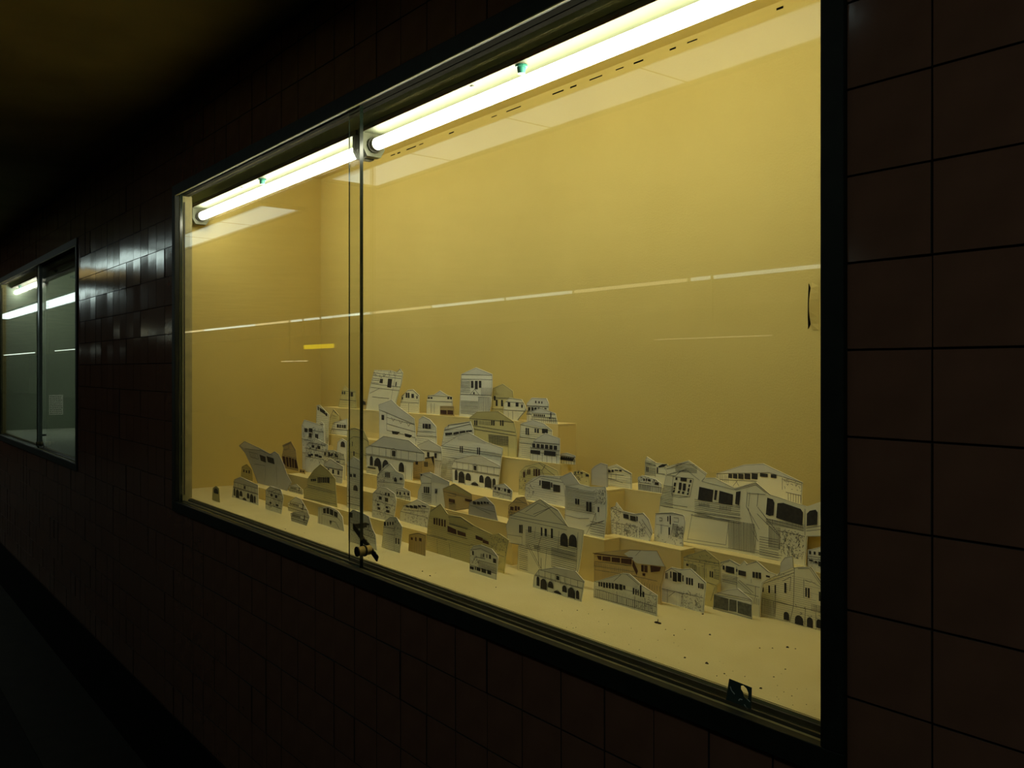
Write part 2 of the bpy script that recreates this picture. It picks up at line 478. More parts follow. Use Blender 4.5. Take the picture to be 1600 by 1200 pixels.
# ------------------------------------------------------------------ fluorescent fittings
def fitting(x0, x1, lit, m, label, power_mat, xst=None):
    t0, t1 = 0.113, 0.178
    zb = Z(0.588)
    ox, oy = (x0 + x1) / 2, (t0 + t1) / 2
    e = empty('fluorescent_light', (ox, oy, zb))
    tag(e, label, 'light fitting')
    hx = (x1 - x0) / 2
    d = (t1 - t0) / 2
    MB().box(-hx, hx, -d, d, 0.0015, 0.0125).build('housing', BATTENB, e)
    MB().box(-hx, hx, -d, d, 0.0, 0.0012).build('reflector_plate', m, e)
    # rust along the lower front edge
    r = MB()
    random.seed(int(abs(x0) * 100))
    x = -hx + 0.03
    while x < hx - 0.03:
        L = random.uniform(0.01, 0.05)
        h = random.uniform(0.002, 0.009)
        k = 7
        pts = [(x + L * i / k, -d - 0.0006, 0.0003) for i in range(k + 1)] + \
              [(x + L * i / k, -d - 0.0006, h * random.uniform(0.3, 1.0)) for i in reversed(range(k + 1))]
        r.prism(pts, (0, 0.0005, 0))
        x += L * random.uniform(0.7, 1.3)
    rr = r.build('rust_edge', RUST, e)
    tag(rr, kind='stuff')
    zt = -0.0285
    for s in (-1, 1):
        xa = s * hx
        b = MB()
        pts = [(xa - s * 0.002, -0.030, 0.008), (xa - s * 0.002, 0.030, 0.008), (xa - s * 0.002, 0.030, -0.030),
               (xa - s * 0.002, 0.019, -0.049), (xa - s * 0.002, -0.019, -0.049), (xa - s * 0.002, -0.030, -0.030)]
        pts = [(p[0], p[1], p[2] - 0.008) for p in pts]
        b.prism(pts, (-s * 0.020, 0, 0))
        h = b.build('lampholder', HOLDER, e)
        b2 = MB()
        b2.tube((xa - s * 0.0225, 0, zt), (xa - s * 0.027, 0, zt), 0.019, 20)
        b2.build('socket_ring', TRACKM, h)
    MB().tube((-hx + 0.040, 0, zt), (hx - 0.040, 0, zt), 0.0145, 24).build('tube', power_mat, e, smooth=False)
    for s in (-1, 1):
        MB().tube((s * (hx - 0.0395), 0, zt), (s * (hx - 0.028), 0, zt), 0.0138, 20).build('tube_cap', CAPM, e)
    xs_ = -hx + (2 * hx) * 0.40 if xst is None else xst - ox
    b = MB()
    b.tube((0, 0, 0), (0, 0, -0.004), 0.012, 16)
    b.tube((0, 0, -0.0045), (0, 0, -0.016), 0.009, 16, r2=0.007)
    b.build('starter', TEAL, e, loc=(xs_, -0.0180, -0.0005))
    MB().tube((xs_ - 0.16, -0.0215, -0.0002), (xs_ - 0.16, -0.0215, -0.003), 0.004, 10).build('screw', CAPM, e)
XF1 = wall_x(569, 0.13)
fitting(wall_x(302, 0.125), XF1 - 0.012, True, BATTENB, 'lit fluorescent fitting in the left half of the yellow case', TUBEE, wall_x(410, 0.128))
fitting(XF1, XF1 + 1.262, True, BATTENB, 'lit fluorescent fitting in the right half of the yellow case', TUBEE, wall_x(815, 0.128))
XF2 = wall_x(63.0, 0.13)
fitting(XF2 - 1.22, XF2 - 0.012, True, BATTENB, 'lit fluorescent fitting in the far grey case', FARTUBE)
fitting(XF2, XF2 + 1.22, False, BATTENB, 'unlit fluorescent fitting in the far grey case', DULLTUBE)

# ------------------------------------------------------------------ terraces of foam board
LV = {'F': -0.435, 'A': -0.397, 'B': -0.344, 'C': -0.305, 'D': -0.258, 'E': -0.222, 'G': -0.1325}
def terrace(px0, px1, t0, t1, lv, label, t_ref0=None):
    x0, x1 = wall_x(px0, t0), wall_x(px1, t0)
    x1 = min(x1, CASES[0][1] - 0.03 + 0.011)
    zt = Z(LV[lv])
    ox, oy = (x0 + x1) / 2, (t0 + t1) / 2
    e = empty('terrace_box', (ox, oy, ZCF))
    tag(e, label, 'box', 'cream boxes forming the terraces')
    hx, hy, h = (x1 - x0) / 2, (t1 - t0) / 2, zt - ZCF
    th = 0.004
    MB().box(-hx, hx, -hy, hy, h - th, h).build('top_board', BOXM, e)
    MB().box(-hx, hx, -hy, -hy + th, 0.0, h - th - .0004).build('front_board', BOXM, e)
    MB().box(hx - th, hx, -hy + th + .0004, hy, 0.0, h - th - .0004).build('end_board', BOXM, e)
    MB().box(-hx, -hx + th, -hy + th + .0004, hy, 0.0, h - th - .0004).build('end_board', BOXM, e)
terrace(395, 668, 0.220, 0.271, 'A', 'low front cream box under the leftmost paper houses')
terrace(449, 520, 0.2725, 0.3995, 'B', 'deep cream box at the left end, under the tan stilt house')
terrace(521, 800, 0.2725, 0.3195, 'B', 'long cream box in the second row behind the long yellowed house')
terrace(801, 944, 0.310, 0.354, 'B', 'cream box below the house with the drawn tree')
terrace(509, 578, 0.400, 0.4290, 'C', 'short cream box at the left under the tiny arched doorway card')
terrace(543, 800, 0.3205, 0.429, 'C', 'long cream box in the middle row under the two arcade houses')
terrace(801, 912, 0.355, 0.429, 'C', 'short cream box right of the middle row')
terrace(478, 508, 0.400, 0.4295, 'D', 'small cream box at the back left under the slanted house')
terrace(509, 875, 0.430, 0.474, 'E', 'long cream box below the top row')
terrace(505, 872, 0.475, 0.534, 'G', 'topmost long cream box under the tilted tower')
terrace(925, 950, 0.3900, 0.534, 'D', 'narrow cream box under the blank grey card')
terrace(950, 1064, 0.355, 0.394, 'B', 'cream box in front under the lattice cottage')
terrace(978, 1400, 0.395, 0.439, 'B', 'wide cream box under the large white weatherboard house')
terrace(975, 1400, 0.440, 0.534, 'D', 'wide cream box at the back right')

# ------------------------------------------------------------------ paper houses
CROP = {'A': (350, 560, 16 / 3), 'B': (450, 560, 8), 'C': (620, 560, 1600 / 280), 'D': (350, 670, 1600 / 220), 'E': (540, 700, 8),
        'F': (640, 730, 1600 / 280), 'G': (860, 690, 1600 / 240), 'H': (1000, 690, 16 / 3), 'I': (820, 820, 5), 'J': (1040, 820, 1600 / 260), 'X': (0, 0, 1)}

def inside(p, poly):
    x, y = p; c = False; n = len(poly)
    for i in range(n):
        x1, y1 = poly[i]; x2, y2 = poly[(i + 1) % n]
        if (y1 > y) != (y2 > y) and x < (x2 - x1) * (y - y1) / (y2 - y1) + x1:
            c = not c
    return c

def arch_pts(x0, z0, x1, z1, n=6):
    w = (x1 - x0) / 2; r = min(w, (z1 - z0) * 0.6)
    pts = [(x0, z0), (x1, z0)]
    for i in range(n + 1):
        a = math.pi * i / n
        pts.append(((x0 + x1) / 2 + w * math.cos(a), z1 - r + r * math.sin(a)))
    return pts

STYLES = {}
# each style: wins (u0,v0,u1,v1[, 'a']), lines [(u,v)...], roof polygon or None
STYLES['arcade'] = dict(
    wins=[(.08, .10, .14, .44, 'a'), (.16, .04, .29, .42, 'a'), (.31, .16, .42, .40, 'a'), (.43, .03, .57, .13, 'a'), (.59, .16, .68, .40, 'a'), (.70, .04, .83, .40, 'a'), (.85, .06, .91, .36, 'a'), (.475, .52, .535, .66)],
    lines=[[(0, .70), (1, .70)], [(0, .48), (1, .48)], [(.02, .45), (1, .45)], [(.455, .42), (.455, .66), (.505, .72), (.555, .66), (.555, .42)], [(.12, .70), (.13, .48)], [(.25, .70), (.25, .48)], [(.37, .70), (.37, .48)], [(.63, .70), (.63, .48)], [(.75, .70), (.75, .48)], [(.88, .70), (.88, .48)], [(.40, .03), (.50, .16), (.60, .03)], [(.30, 0), (.30, .34)], [(.165, 0), (.165, .34)], [(.70, 0), (.70, .34)], [(.83, 0), (.83, .34)]],
    roof=[(-.05, .70), (1.05, .70), (1.05, 1.1), (-.05, 1.1)])
STYLES['pavilion'] = dict(
    wins=[(.12 + .075 * i, .42, .165 + .075 * i, .56) for i in range(6)] + [(.74, .42, .78, .72), (.70, .30, .74, .42), (.62, .36, .90, .40)],
    lines=[[(0, .62), (1, .62)], [(.05, .38), (.95, .38)], [(.76, .1), (.76, .9)]] + [[(.08 + .07 * i, .38), (.08 + .07 * i, .04)] for i in range(13)] + [[(0, .2), (1, .2)]],
    roof=[(-.05, .62), (1.05, .62), (1.05, 1.1), (-.05, 1.1)])
STYLES['verandah'] = dict(
    wins=[(.08 + .145 * i, .46, .19 + .145 * i, .60) for i in range(6)],
    lines=[[(0, .64), (1, .64)], [(0, .44), (1, .44)], [(0, .30), (1, .30)], [(0, .66), (1, .66)]] + [[(.05 + .05 * i, .44), (.05 + .05 * i, .30)] for i in range(19)] + [[(.1 + .16 * i, .30), (.1 + .16 * i, 0)] for i in range(6)],
    roof=[(-.05, .66), (1.05, .66), (1.05, 1.1), (-.05, 1.1)])
STYLES['gable'] = dict(
    wins=[(.22, .42, .32, .62), (.36, .42, .46, .62), (.66, .40, .76, .60)],
    lines=[[(0, .66), (1, .66)], [(.03, .66), (.42, .97), (.97, .60)], [(0, .34), (1, .34)], [(.5, 0), (.5, .34)], [(.3, 0), (.3, .34)]] + [[(0, .06 * i + .03), (1, .06 * i + .03)] for i in range(5)],
    roof=None)
STYLES['cottage'] = dict(
    wins=[(.14, .34, .26, .56), (.62, .34, .74, .56)],
    lines=[[(0, .62), (1, .62)], [(.40, .05), (.40, .5), (.52, .5), (.52, .05)], [(0, .30), (1, .30)]] + [[(0, .045 * i + .05), (1, .045 * i + .05)] for i in range(12)],
    roof=[(-.05, .62), (1.05, .62), (1.05, 1.1), (-.05, 1.1)])
STYLES['hip'] = dict(
    wins=[(.20, .36, .29, .54), (.45, .36, .54, .54), (.72, .36, .81, .54)],
    lines=[[(0, .60), (1, .60)], [(0, .57), (1, .57)], [(0, .28), (1, .28)]] + [[(.06 * i, .28), (.06 * i, .02)] for i in range(1, 17)],
    roof=[(-.05, .60), (1.05, .60), (1.05, 1.1), (-.05, 1.1)])
STYLES['leafy'] = dict(wins=[(.30, .60, .42, .70), (.55, .58, .68, .70), (.25, .28, .36, .36), (.60, .26, .74, .34)],
    lines=[[(0, .54), (1, .50)], [(0, .22), (1, .20)], [(.1, .78), (.9, .76)]], roof=None, scribble=110)
STYLES['plain'] = dict(wins=[], lines=[], roof=None)

HOUSES = []
def house(crop, pts, label, level, base=None, t=None, style='plain', paper='w', wins=(), polys=(), arches=(), lines=(), sid=(), bat=(), roof=(), scrib=(), ink='k', wash='g'):
    HOUSES.append(dict(crop=crop, pts=pts, label=label, level=level, base=base, t=t, style=style, paper=paper, wins=wins, polys=polys, arches=arches, lines=lines, sid=sid, bat=bat, roof=roof, scrib=scrib, ink=ink, wash=wash))
# --- left wing
house('D', [(95,775),(120,575),(190,545),(390,640),(395,865)], 'white arcade house card standing alone on the floor at the far left', 'F', base=(95,775), style='arcade')
house('D', [(385,610),(320,440),(240,270),(175,190),(235,140),(420,225),(530,285),(580,255),(625,290),(680,400),(720,520),(770,610),(720,700)], 'large curling grey house card leaning left on the low box', 'A', t=.262, paper='g',
      polys=[[(410,292),(478,318),(484,385),(425,362)],[(490,310),(570,335),(583,404),(505,378)]], lines=[[(240,225),(420,245),(560,300)],[(350,400),(420,410),(470,420)],[(300,262),(318,320)],[(318,268),(336,326)],[(336,274),(354,332)],[(354,280),(372,338)],[(290,260),(385,285),(395,345),(310,320),(290,260)],[(480,420),(470,600)],[(600,420),(610,640)]], roof=[[(235,225),(190,192),(240,148),(415,228),(400,245)]])
house('D', [(690,430),(660,320),(680,220),(665,185),(765,140),(820,240),(830,350),(850,450)], 'tan stilt house card with dark red posts behind the curling grey card', 'B', t=.334, paper='t', ink='b',
      polys=[[(668,310),(700,315),(712,420),(680,390)],[(708,318),(735,322),(745,435),(720,428)],[(742,324),(770,330),(775,440),(752,436)],[(777,335),(800,342),(803,446),(782,440)],[(806,345),(826,352),(848,452),(810,448)]], lines=[[(680,200),(760,160),(815,250)],[(680,240),(740,230),(740,180)],[(690,300),(830,340)]])
house('D', [(862,500),(866,455),(925,468),(925,508)], 'tiny tan house card right of the dark red stilt house', 'B', t=.315, paper='t', ink='b', wins=[(872,470,890,490),(896,474,918,492)])
house('D', [(195,560),(205,430),(260,400),(320,460),(330,560)], 'small pale house card hidden behind the curling grey card', 'A', t=.268, paper='o', wins=[(225,460,240,490),(255,470,270,500),(285,470,300,505)])
house('D', [(475,910),(480,690),(530,650),(650,690),(680,780),(655,965)], 'leafy arched cottage card on the floor, second from the left', 'F', base=(475,910), style='leafy', lines=[[(540,720),(590,690),(650,700),(670,760)]])
house('D', [(770,1045),(760,960),(820,940),(960,950),(975,1000),(945,1095)], 'low pavilion card with spires, foremost at the left of the case', 'F', base=(770,1045), style='pavilion')
house('D', [(735,930),(730,840),(820,770),(880,800),(960,940),(962,1000)], 'grey-roofed pavilion card just behind the foremost spired one at left', 'F', base=(735,930), style='pavilion', wash='g')
house('D', [(745,690),(745,640),(830,628),(900,695),(900,712)], 'small spired card lying low on the box right of the curling card', 'A', t=.262, style='pavilion', paper='c')
house('D', [(910,790),(915,690),(945,660),(960,560),(1020,470),(1100,400),(1190,470),(1270,570),(1275,700),(1290,870)], 'yellowed gabled house card with barred dark window, left of the pane edge', 'A', base=(910,790), paper='o',
      wins=[(1072,548,1085,612),(1090,548,1106,612),(1112,548,1126,612),(1132,548,1150,612),(1156,548,1172,612),(1178,548,1206,612),(995,566,1010,592),(1015,566,1032,592),(1036,566,1052,592)], lines=[[(960,640),(1270,720)],[(950,660),(1275,740)],[(910,780),(1290,860)]], roof=[[(965,555),(1022,472),(1100,404),(1188,472),(1266,568)]], wash='o')
house('D', [(1140,540),(1140,390),(1215,340),(1360,430),(1345,620)], 'white hip-roofed house card above the yellowed gabled one', 'B', t=.30, style='hip')
house('D', [(1135,400),(1140,250),(1250,240),(1370,290),(1385,390)], 'cream strip card of dark shrubs above the white hip-roofed house', 'B', t=.345, paper='c', style='leafy', wins=[(1145,262,1165,300),(1190,262,1210,310),(1225,275,1245,300),(1265,280,1285,310)])
house('A', [(655,860),(650,560),(670,510),(830,560),(842,720),(860,880)], 'tall patterned house card at the left end of the hill', 'B', t=.372, style='leafy', wins=[(675,580,700,612),(712,580,742,612)])
house('A', [(680,860),(690,720),(760,660),(870,720),(862,870)], 'ornate fretwork house card in front of the tall patterned one', 'B', t=.352, style='leafy', wins=[(720,738,728,756),(770,738,778,756),(705,795,730,815),(760,795,790,815)], bat=[(700,690,860,715,14)])
house('A', [(770,580),(775,390),(800,385),(880,470),(872,590)], 'narrow slanted house card with a dark window strip at the upper left', 'D', t=.42, polys=[[(785,398),(796,404),(796,436),(785,428)],[(800,408),(845,438),(850,470),(804,440)],[(850,452),(864,460),(864,484),(850,476)]], paper='c')
house('A', [(800,640),(800,540),(815,525),(835,545),(850,640)], 'small dark-windowed card below the narrow slanted house', 'D', t=.412, paper='w', wins=[(806,545,828,585)])
house('A', [(880,585),(885,490),(915,420),(960,470),(962,590)], 'narrow gable card at the left end below the top row', 'E', t=.468, paper='o', lines=[[(888,500),(916,430),(956,478)],[(905,470),(930,480)],[(915,440),(940,460)]], style='plain')
house('A', [(890,640),(905,560),(925,530),(1030,500),(1036,660)], 'white card with a black window row, left of the pane edge on the second step', 'E', t=.45, wins=[(945,548,962,576),(966,550,980,578),(986,552,998,578),(1002,552,1020,580)], lines=[[(925,545),(905,600)],[(930,560),(915,610)],[(900,590),(1030,600)]])
house('A', [(955,415),(985,270),(1010,225),(1030,250),(1100,270),(1106,430)], 'pale steep-roofed card on the top box left of the pane edge', 'G', t=.497, wins=[(987,275,998,300),(1004,275,1015,300),(1045,278,1056,315),(1060,280,1080,318)], paper='o', lines=[[(985,270),(1100,280)],[(970,340),(1105,355)]])
house('A', [(1138,425),(1145,345),(1188,335),(1192,425)], 'tiny arched card left of the tilted tower', 'G', t=.49, arches=[(1148,352,1184,385)], paper='t')
house('A', [(1185,425),(1215,250),(1255,95),(1400,100),(1440,115),(1470,85),(1495,120),(1485,200),(1440,350),(1425,440)], 'tall white tower card tilted to the right on the top box', 'G', t=.485, paper='c',
      polys=[[(1306,170),(1330,172),(1326,208),(1300,204)],[(1372,168),(1406,172),(1396,245),(1364,240)],[(1437,195),(1444,196),(1438,232),(1431,230)]],
      lines=[[(1250,120),(1485,150)],[(1245,140),(1480,170)],[(1240,165),(1300,172)],[(1232,210),(1480,240)],[(1225,240),(1470,270)],[(1300,250),(1220,290)],[(1240,320),(1380,335)],[(1440,120),(1380,420)],[(1448,118),(1470,88),(1490,122),(1445,125)],[(1230,180),(1300,186)],[(1228,200),(1296,208)]], scrib=[(1245,105,1430,165,40)])
house('X', [(593,668),(593,641),(592,632),(612,624),(623,635),(648,654),(651,690)], 'grey-roofed house card with curved balconies below the tilted tower', 'E', t=.441, wins=[(597,648,601,656)], lines=[[(593,640),(650,664)],[(605,652),(650,664)],[(605,662),(650,675)],[(605,672),(650,684)],[(612,652),(615,658),(618,654)],[(624,656),(627,662),(630,658)],[(636,660),(639,666),(642,662)],[(605,645),(605,672)]],
      polys=[[(613,673),(626,675),(622,679),(614,678)],[(633,677),(645,680),(642,684),(634,682)]], roof=[[(593,640),(592,633),(612,625),(622,635),(647,654),(648,662)]])
house('X', [(574,735),(572,700),(600,681),(640,688),(664,708),(664,720),(646,722),(645,740)], 'large arcade house card with wide grey roof, just right of the pane edge', 'C', t=.345, style='arcade')
house('C', [(500,1090),(490,960),(520,900),(680,860),(760,870),(930,960),(905,1165)], 'large arcade house card with broad grey roof at the middle of the hill', 'C', t=.408, style='arcade')
house('C', [(385,990),(400,780),(540,690),(640,655),(790,740),(950,800),(930,970),(905,1100)], 'wide two-window house card with grey gable above the middle arcade house', 'C', t=.422, wins=[(568,782,577,838),(585,782,595,842),(722,795,731,855),(739,795,748,860)], lines=[[(400,780),(950,860)],[(405,800),(945,880)],[(395,870),(930,960)]], bat=[(400,890,600,980,14)], roof=[[(545,692),(640,658),(788,742),(800,765),(545,720)]])
house('C', [(690,760),(680,620),(650,530),(720,475),(910,470),(1050,565),(1075,680),(1075,885)], 'olive verandah house card with wide roof on the second step', 'E', t=.447, paper='o', wins=[(697,552,708,594),(714,552,725,596),(848,552,860,596),(866,552,878,598),(928,552,938,600),(946,552,958,602)], lines=[[(655,535),(1050,570)],[(690,600),(1060,660)],[(690,630),(1070,690)],[(1000,700),(1000,880)]], bat=[(830,680,1000,760,22),(740,555,840,590,12)], sid=[(820,680,1000,765,6)], roof=[[(655,533),(722,478),(908,473),(1046,566)]], wash='o')
house('C', [(560,505),(575,200),(580,140),(710,80),(855,140),(857,250),(845,420),(830,490)], 'tall pyramid-roofed tower card on the top box', 'G', t=.497, wins=[(668,200,690,262),(702,200,728,275),(738,200,760,262),(688,300,700,320)],
      lines=[[(580,145),(855,150)],[(582,185),(857,190)],[(575,320),(850,330)],[(660,320),(700,275),(740,325)],[(730,345),(835,350)],[(735,345),(730,480)]], bat=[(740,350,835,470,12),(760,260,850,335,10)], sid=[(575,200,660,300,8),(575,380,730,490,9)], roof=[[(583,142),(710,84),(852,141)]])
house('C', [(25,490),(45,340),(100,280),(150,275),(205,330),(200,500)], 'small gabled cottage card right of the tilted tower', 'G', t=.495, wins=[(85,306,100,350),(104,306,118,352),(135,316,158,352),(180,335,190,360),(50,345,60,365)], lines=[[(45,340),(100,290),(150,285),(200,335)],[(30,390),(200,400)],[(110,400),(110,490)]], paper='c')
house('C', [(268,490),(270,390),(280,330),(330,325),(390,285),(450,325),(500,345),(500,420),(515,510)], 'grey-roofed two-storey cottage card between the two towers', 'G', t=.497, paper='c', wins=[(282,345,300,360),(306,345,324,360),(456,345,474,364),(480,345,498,364)], lines=[[(275,330),(500,345)],[(270,380),(500,390)],[(310,400),(310,490)],[(340,400),(340,490)]], roof=[[(332,326),(390,288),(448,325)]])
house('C', [(388,520),(390,425),(515,425),(515,520)], 'small brown verandah card in front of the two-storey cottage', 'G', t=.482, paper='t', ink='b', wins=[(395,460,450,495),(458,462,508,498)], lines=[[(390,440),(515,440)]])
house('C', [(850,480),(850,270),(950,225),(1040,290),(1045,370),(960,400),(950,505)], 'yellowed house card right behind the pyramid-roofed tower', 'G', t=.505, paper='o', style='hip', wash='o', wins=[(872,335,888,375)])
house('C', [(950,530),(960,400),(1010,350),(1120,365),(1150,420),(1160,460),(1085,560)], 'cream card with three windows and a drawn stair on the top box', 'G', t=.487, paper='c', wins=[(996,392,1018,430),(1066,392,1092,430),(1116,412,1130,440)], lines=[[(960,385),(1140,400)],[(950,460),(1150,470)],[(1085,550),(1160,450)],[(1000,470),(1000,540)],[(1040,470),(1040,545)]])
house('C', [(1162,570),(1165,400),(1210,350),(1340,355),(1360,400),(1356,500)], 'verandah cottage card second from the right end of the top row', 'G', t=.497, style='verandah', wins=[(1240,378,1252,400),(1270,382,1282,402),(1296,384,1306,404)])
house('C', [(1200,570),(1210,470),(1290,440),(1420,490),(1440,580)], 'low spired pavilion card at the right end of the top row', 'G', t=.478, style='pavilion', paper='c')
house('C', [(1085,875),(1100,690),(1110,580),(1220,545),(1320,580),(1390,640),(1392,720),(1260,900)], 'house card with three dark windows right of the olive verandah house', 'E', t=.452, paper='c', wins=[(1156,620,1168,680),(1174,622,1186,682),(1236,625,1250,662),(1258,628,1274,666),(1302,626,1354,668)], lines=[[(1105,590),(1390,650)],[(1090,750),(1260,770)],[(1100,700),(1390,740)]], roof=[[(1112,582),(1220,548),(1318,582),(1370,630)]])
house('C', [(1195,905),(1195,790),(1240,720),(1330,665),(1460,715),(1458,935)], 'hip-roofed verandah card at the right end of the second step', 'E', t=.436, style='verandah', wins=[(1200,815,1285,848),(1320,820,1425,862)])
house('C', [(1462,915),(1462,850),(1520,840),(1600,870),(1597,918)], 'tiny verandah card at the very right end of the second step', 'E', t=.452, style='verandah', paper='c', wins=[(1468,880,1580,905)])
house('C', [(405,760),(430,620),(470,590),(660,560),(690,640),(690,740)], 'card with a slanting black verandah strip left of the olive house', 'E', t=.442, paper='w', polys=[[(435,665),(500,660),(500,678),(440,686)],[(510,662),(560,652),(560,672),(510,680)],[(566,650),(615,645),(620,662),(566,670)],[(622,644),(675,640),(680,654),(624,660)]], lines=[[(430,640),(660,585)],[(440,600),(650,570)],[(435,690),(690,665)],[(460,620),(470,600)]])
house('C', [(170,745),(190,640),(200,540),(240,515),(300,545),(355,610),(360,745)], 'steep grey-roofed card with a wide dark window below the top row', 'E', t=.438, wins=[(236,582,252,625),(256,582,284,626),(288,584,308,626)], roof=[[(200,542),(240,518),(298,546),(350,606),(200,580)]], lines=[[(180,650),(355,660)],[(175,690),(360,700)]])
house('C', [(170,880),(190,770),(290,725),(400,790),(410,900),(392,985)], 'hip-roofed card at the middle left of the wide two-window house', 'C', t=.40, style='hip')
house('E', [(850,305),(855,120),(960,132),(1110,100),(1116,230),(1110,300)], 'small brown shed card with dark eaves between the two arcade houses', 'C', t=.372, paper='t', wins=[(990,170,1000,230),(1006,170,1016,232),(1022,170,1034,232),(882,165,912,205)], polys=[[(962,126),(1108,104),(1112,116),(962,142)],[(1076,118),(1110,108),(1112,222)]], bat=[(855,130,955,290,5)])
house('E', [(395,600),(400,330),(500,220),(560,190),(640,290),(730,330),(742,400),(722,600)], 'grey house card with four slit windows below the left arcade house', 'B', t=.29, paper='w', wins=[(502,302,512,365),(518,302,528,367),(534,302,544,369),(550,302,562,371),(598,362,606,390)], arches=[(612,362,650,415)], polys=[[(682,372),(700,368),(728,388),(700,402),(684,398)]], lines=[[(420,320),(560,200),(640,300)],[(410,420),(730,450)]], scrib=[(410,330,500,560,40)])
house('E', [(335,865),(345,560),(430,480),(520,500),(620,570),(640,660),(612,870)], 'leafy scribbled house card on the low front box right of the pane edge', 'A', base=(335,860), style='leafy', wins=[(500,555,520,590),(535,560,560,600),(400,690,430,715),(510,725,540,750)])
house('E', [(640,660),(640,510),(720,490),(810,540),(816,660)], 'small white verandah card right of the slit-window house', 'B', t=.279, wins=[(648,540,664,575),(680,545,700,585),(735,550,755,580),(780,555,805,590)], lines=[[(640,525),(810,550)],[(640,600),(815,615)]], scrib=[(645,600,810,650,26)])
house('E', [(905,620),(910,540),(950,450),(930,320),(1060,300),(1300,420),(1300,480),(1290,690)], 'green-grey house card with white-framed windows left of the brown gable', 'B', t=.2865, paper='w', wins=[(985,480,1004,558),(1010,482,1028,560),(1034,484,1054,562),(1126,506,1136,568),(1141,508,1151,570),(905,545,964,606),(945,325,965,345)], roof=[[(1080,330),(1295,420),(1295,450),(1090,430)]], lines=[[(930,320),(1080,380),(1080,440),(960,440)],[(1075,440),(1075,690)],[(1140,600),(1140,690)]], sid=[(960,570,1070,680,5)])
house('F', [(320,345),(300,190),(400,145),(560,240),(566,300),(530,372),(420,388)], 'brown gabled house card with dark garage opening in the second row', 'B', t=.281, paper='t', ink='b', wins=[(356,278,410,308),(500,278,564,300)], roof=[[(302,192),(400,148),(556,240),(556,262),(400,215)]], wash='o', lines=[[(305,215),(560,280)],[(345,225),(420,240),(415,262),(345,250)]], sid=[(355,320,420,370,4)])
house('F', [(530,395),(540,310),(680,260),(760,340),(790,475)], 'plain grey card with a broad gable and window strip in the second row', 'B', t=.2765, paper='g', wins=[(572,302,600,328),(606,304,634,330),(640,304,660,328),(666,304,690,322),(695,308,714,324)], lines=[[(540,312),(760,340)],[(545,340),(770,400)],[(600,360),(730,420)]])
house('F', [(745,225),(755,160),(850,145),(920,210),(915,298)], 'little white cottage card with black openings right of the middle arcade house', 'C', t=.335, wins=[(762,172,780,198),(795,178,815,205),(850,188,868,215),(880,195,905,228)], lines=[[(750,165),(920,215)],[(748,215),(915,260)]], scrib=[(755,215,910,280,26)])
house('E', [(680,885),(690,790),(730,720),(900,640),(1060,720),(1045,900),(1032,988)], 'white stone-patterned card with a black window strip on the low front box', 'A', t=.262, wins=[(762,712,800,738),(808,712,850,745),(858,712,905,750),(912,712,950,735),(958,712,1015,730)], lines=[[(700,720),(1050,760)],[(690,790),(1035,870)],[(730,770),(1040,800)]], scrib=[(740,770,1030,930,90)])
house('X', [(597,856),(601,815),(610,807),(620,808),(629,823),(628,840),(625,863)], 'folded corner house card with a shingled roof on the floor near the lock', 'F', base=(597,855), wins=[(601,815,604,821),(606,815,608,821),(610,815,612,820),(614,815,616,820),(619,840,621,849),(623,841,625,850)], lines=[[(600,823),(618,826)],[(599,832),(617,836),(617,860)],[(617,810),(618,836)]], scrib=[(616,812,628,838,24)])
house('X', [(639,861),(640,835),(655,832),(666,836),(665,868)], 'tiny tan shed card on the floor before the long yellowed house', 'F', base=(640,861), paper='t', ink='b', wins=[(643,839,646,843),(650,839,652,845),(656,840,660,845)], bat=[(641,838,665,862,9)], lines=[[(639,836),(655,833),(667,837)]])
house('X', [(545,848),(545,803),(552,796),(568,802),(577,807),(582,825),(587,835),(589,857)], 'grey gabled card on the floor behind the case lock', 'F', t=.118, paper='w', wins=[(574,817,578,820),(548,800,552,808)], lines=[[(546,815),(585,832)],[(546,826),(588,842)],[(560,802),(561,850)]], scrib=[(566,820,586,840,40),(546,800,560,845,26)], roof=[[(546,804),(552,797),(568,803),(577,808),(582,825),(546,812)]])
house('D', [(1070,1075),(1075,890),(1200,880),(1300,930),(1350,1000),(1370,1182)], 'white card with four tall black windows on the floor left of the lock', 'F', base=(1070,1072), polys=[[(1132,905),(1165,900),(1165,962),(1136,958)],[(1172,897),(1202,897),(1204,968),(1172,962)],[(1210,905),(1250,925),(1250,988),(1210,972)],[(1258,932),(1300,952),(1298,1008),(1258,992)],[(1205,1040),(1235,1046),(1215,1090)]], lines=[[(1120,965),(1300,1012),(1340,1060)],[(1090,900),(1095,1080)],[(1120,890),(1120,1085)],[(1220,1090),(1240,1050),(1275,1060),(1320,1140)]])
house('X', [(543,735),(543,672),(555,668),(570,674),(577,690),(578,738)], 'tall pale house card seen behind the overlapping pane edges', 'C', t=.362, paper='o', wins=[(547,690,548,697),(551,690,552,697),(553,705,555,712)], lines=[[(543,673),(555,669),(570,674)],[(543,690),(553,682),(567,684),(580,692)],[(544,705),(575,712)],[(562,684),(562,735)]])
house('X', [(543,800),(543,722),(553,713),(566,722),(568,800)], 'grey gabled card with a dark arch, behind the overlapping pane edges', 'A', t=.255, arches=[(553,757,560,766)], wins=[(548,740,551,745),(553,740,557,745)], lines=[[(543,728),(566,734)],[(543,775),(568,780)],[(543,786),(568,792)],[(545,763),(547,775)]])
house('X', [(526,712),(528,690),(535,685),(543,690),(543,714)], 'tiny card with a black arched doorway left of the pane edge', 'C', t=.405, arches=[(533,689,540,698)])
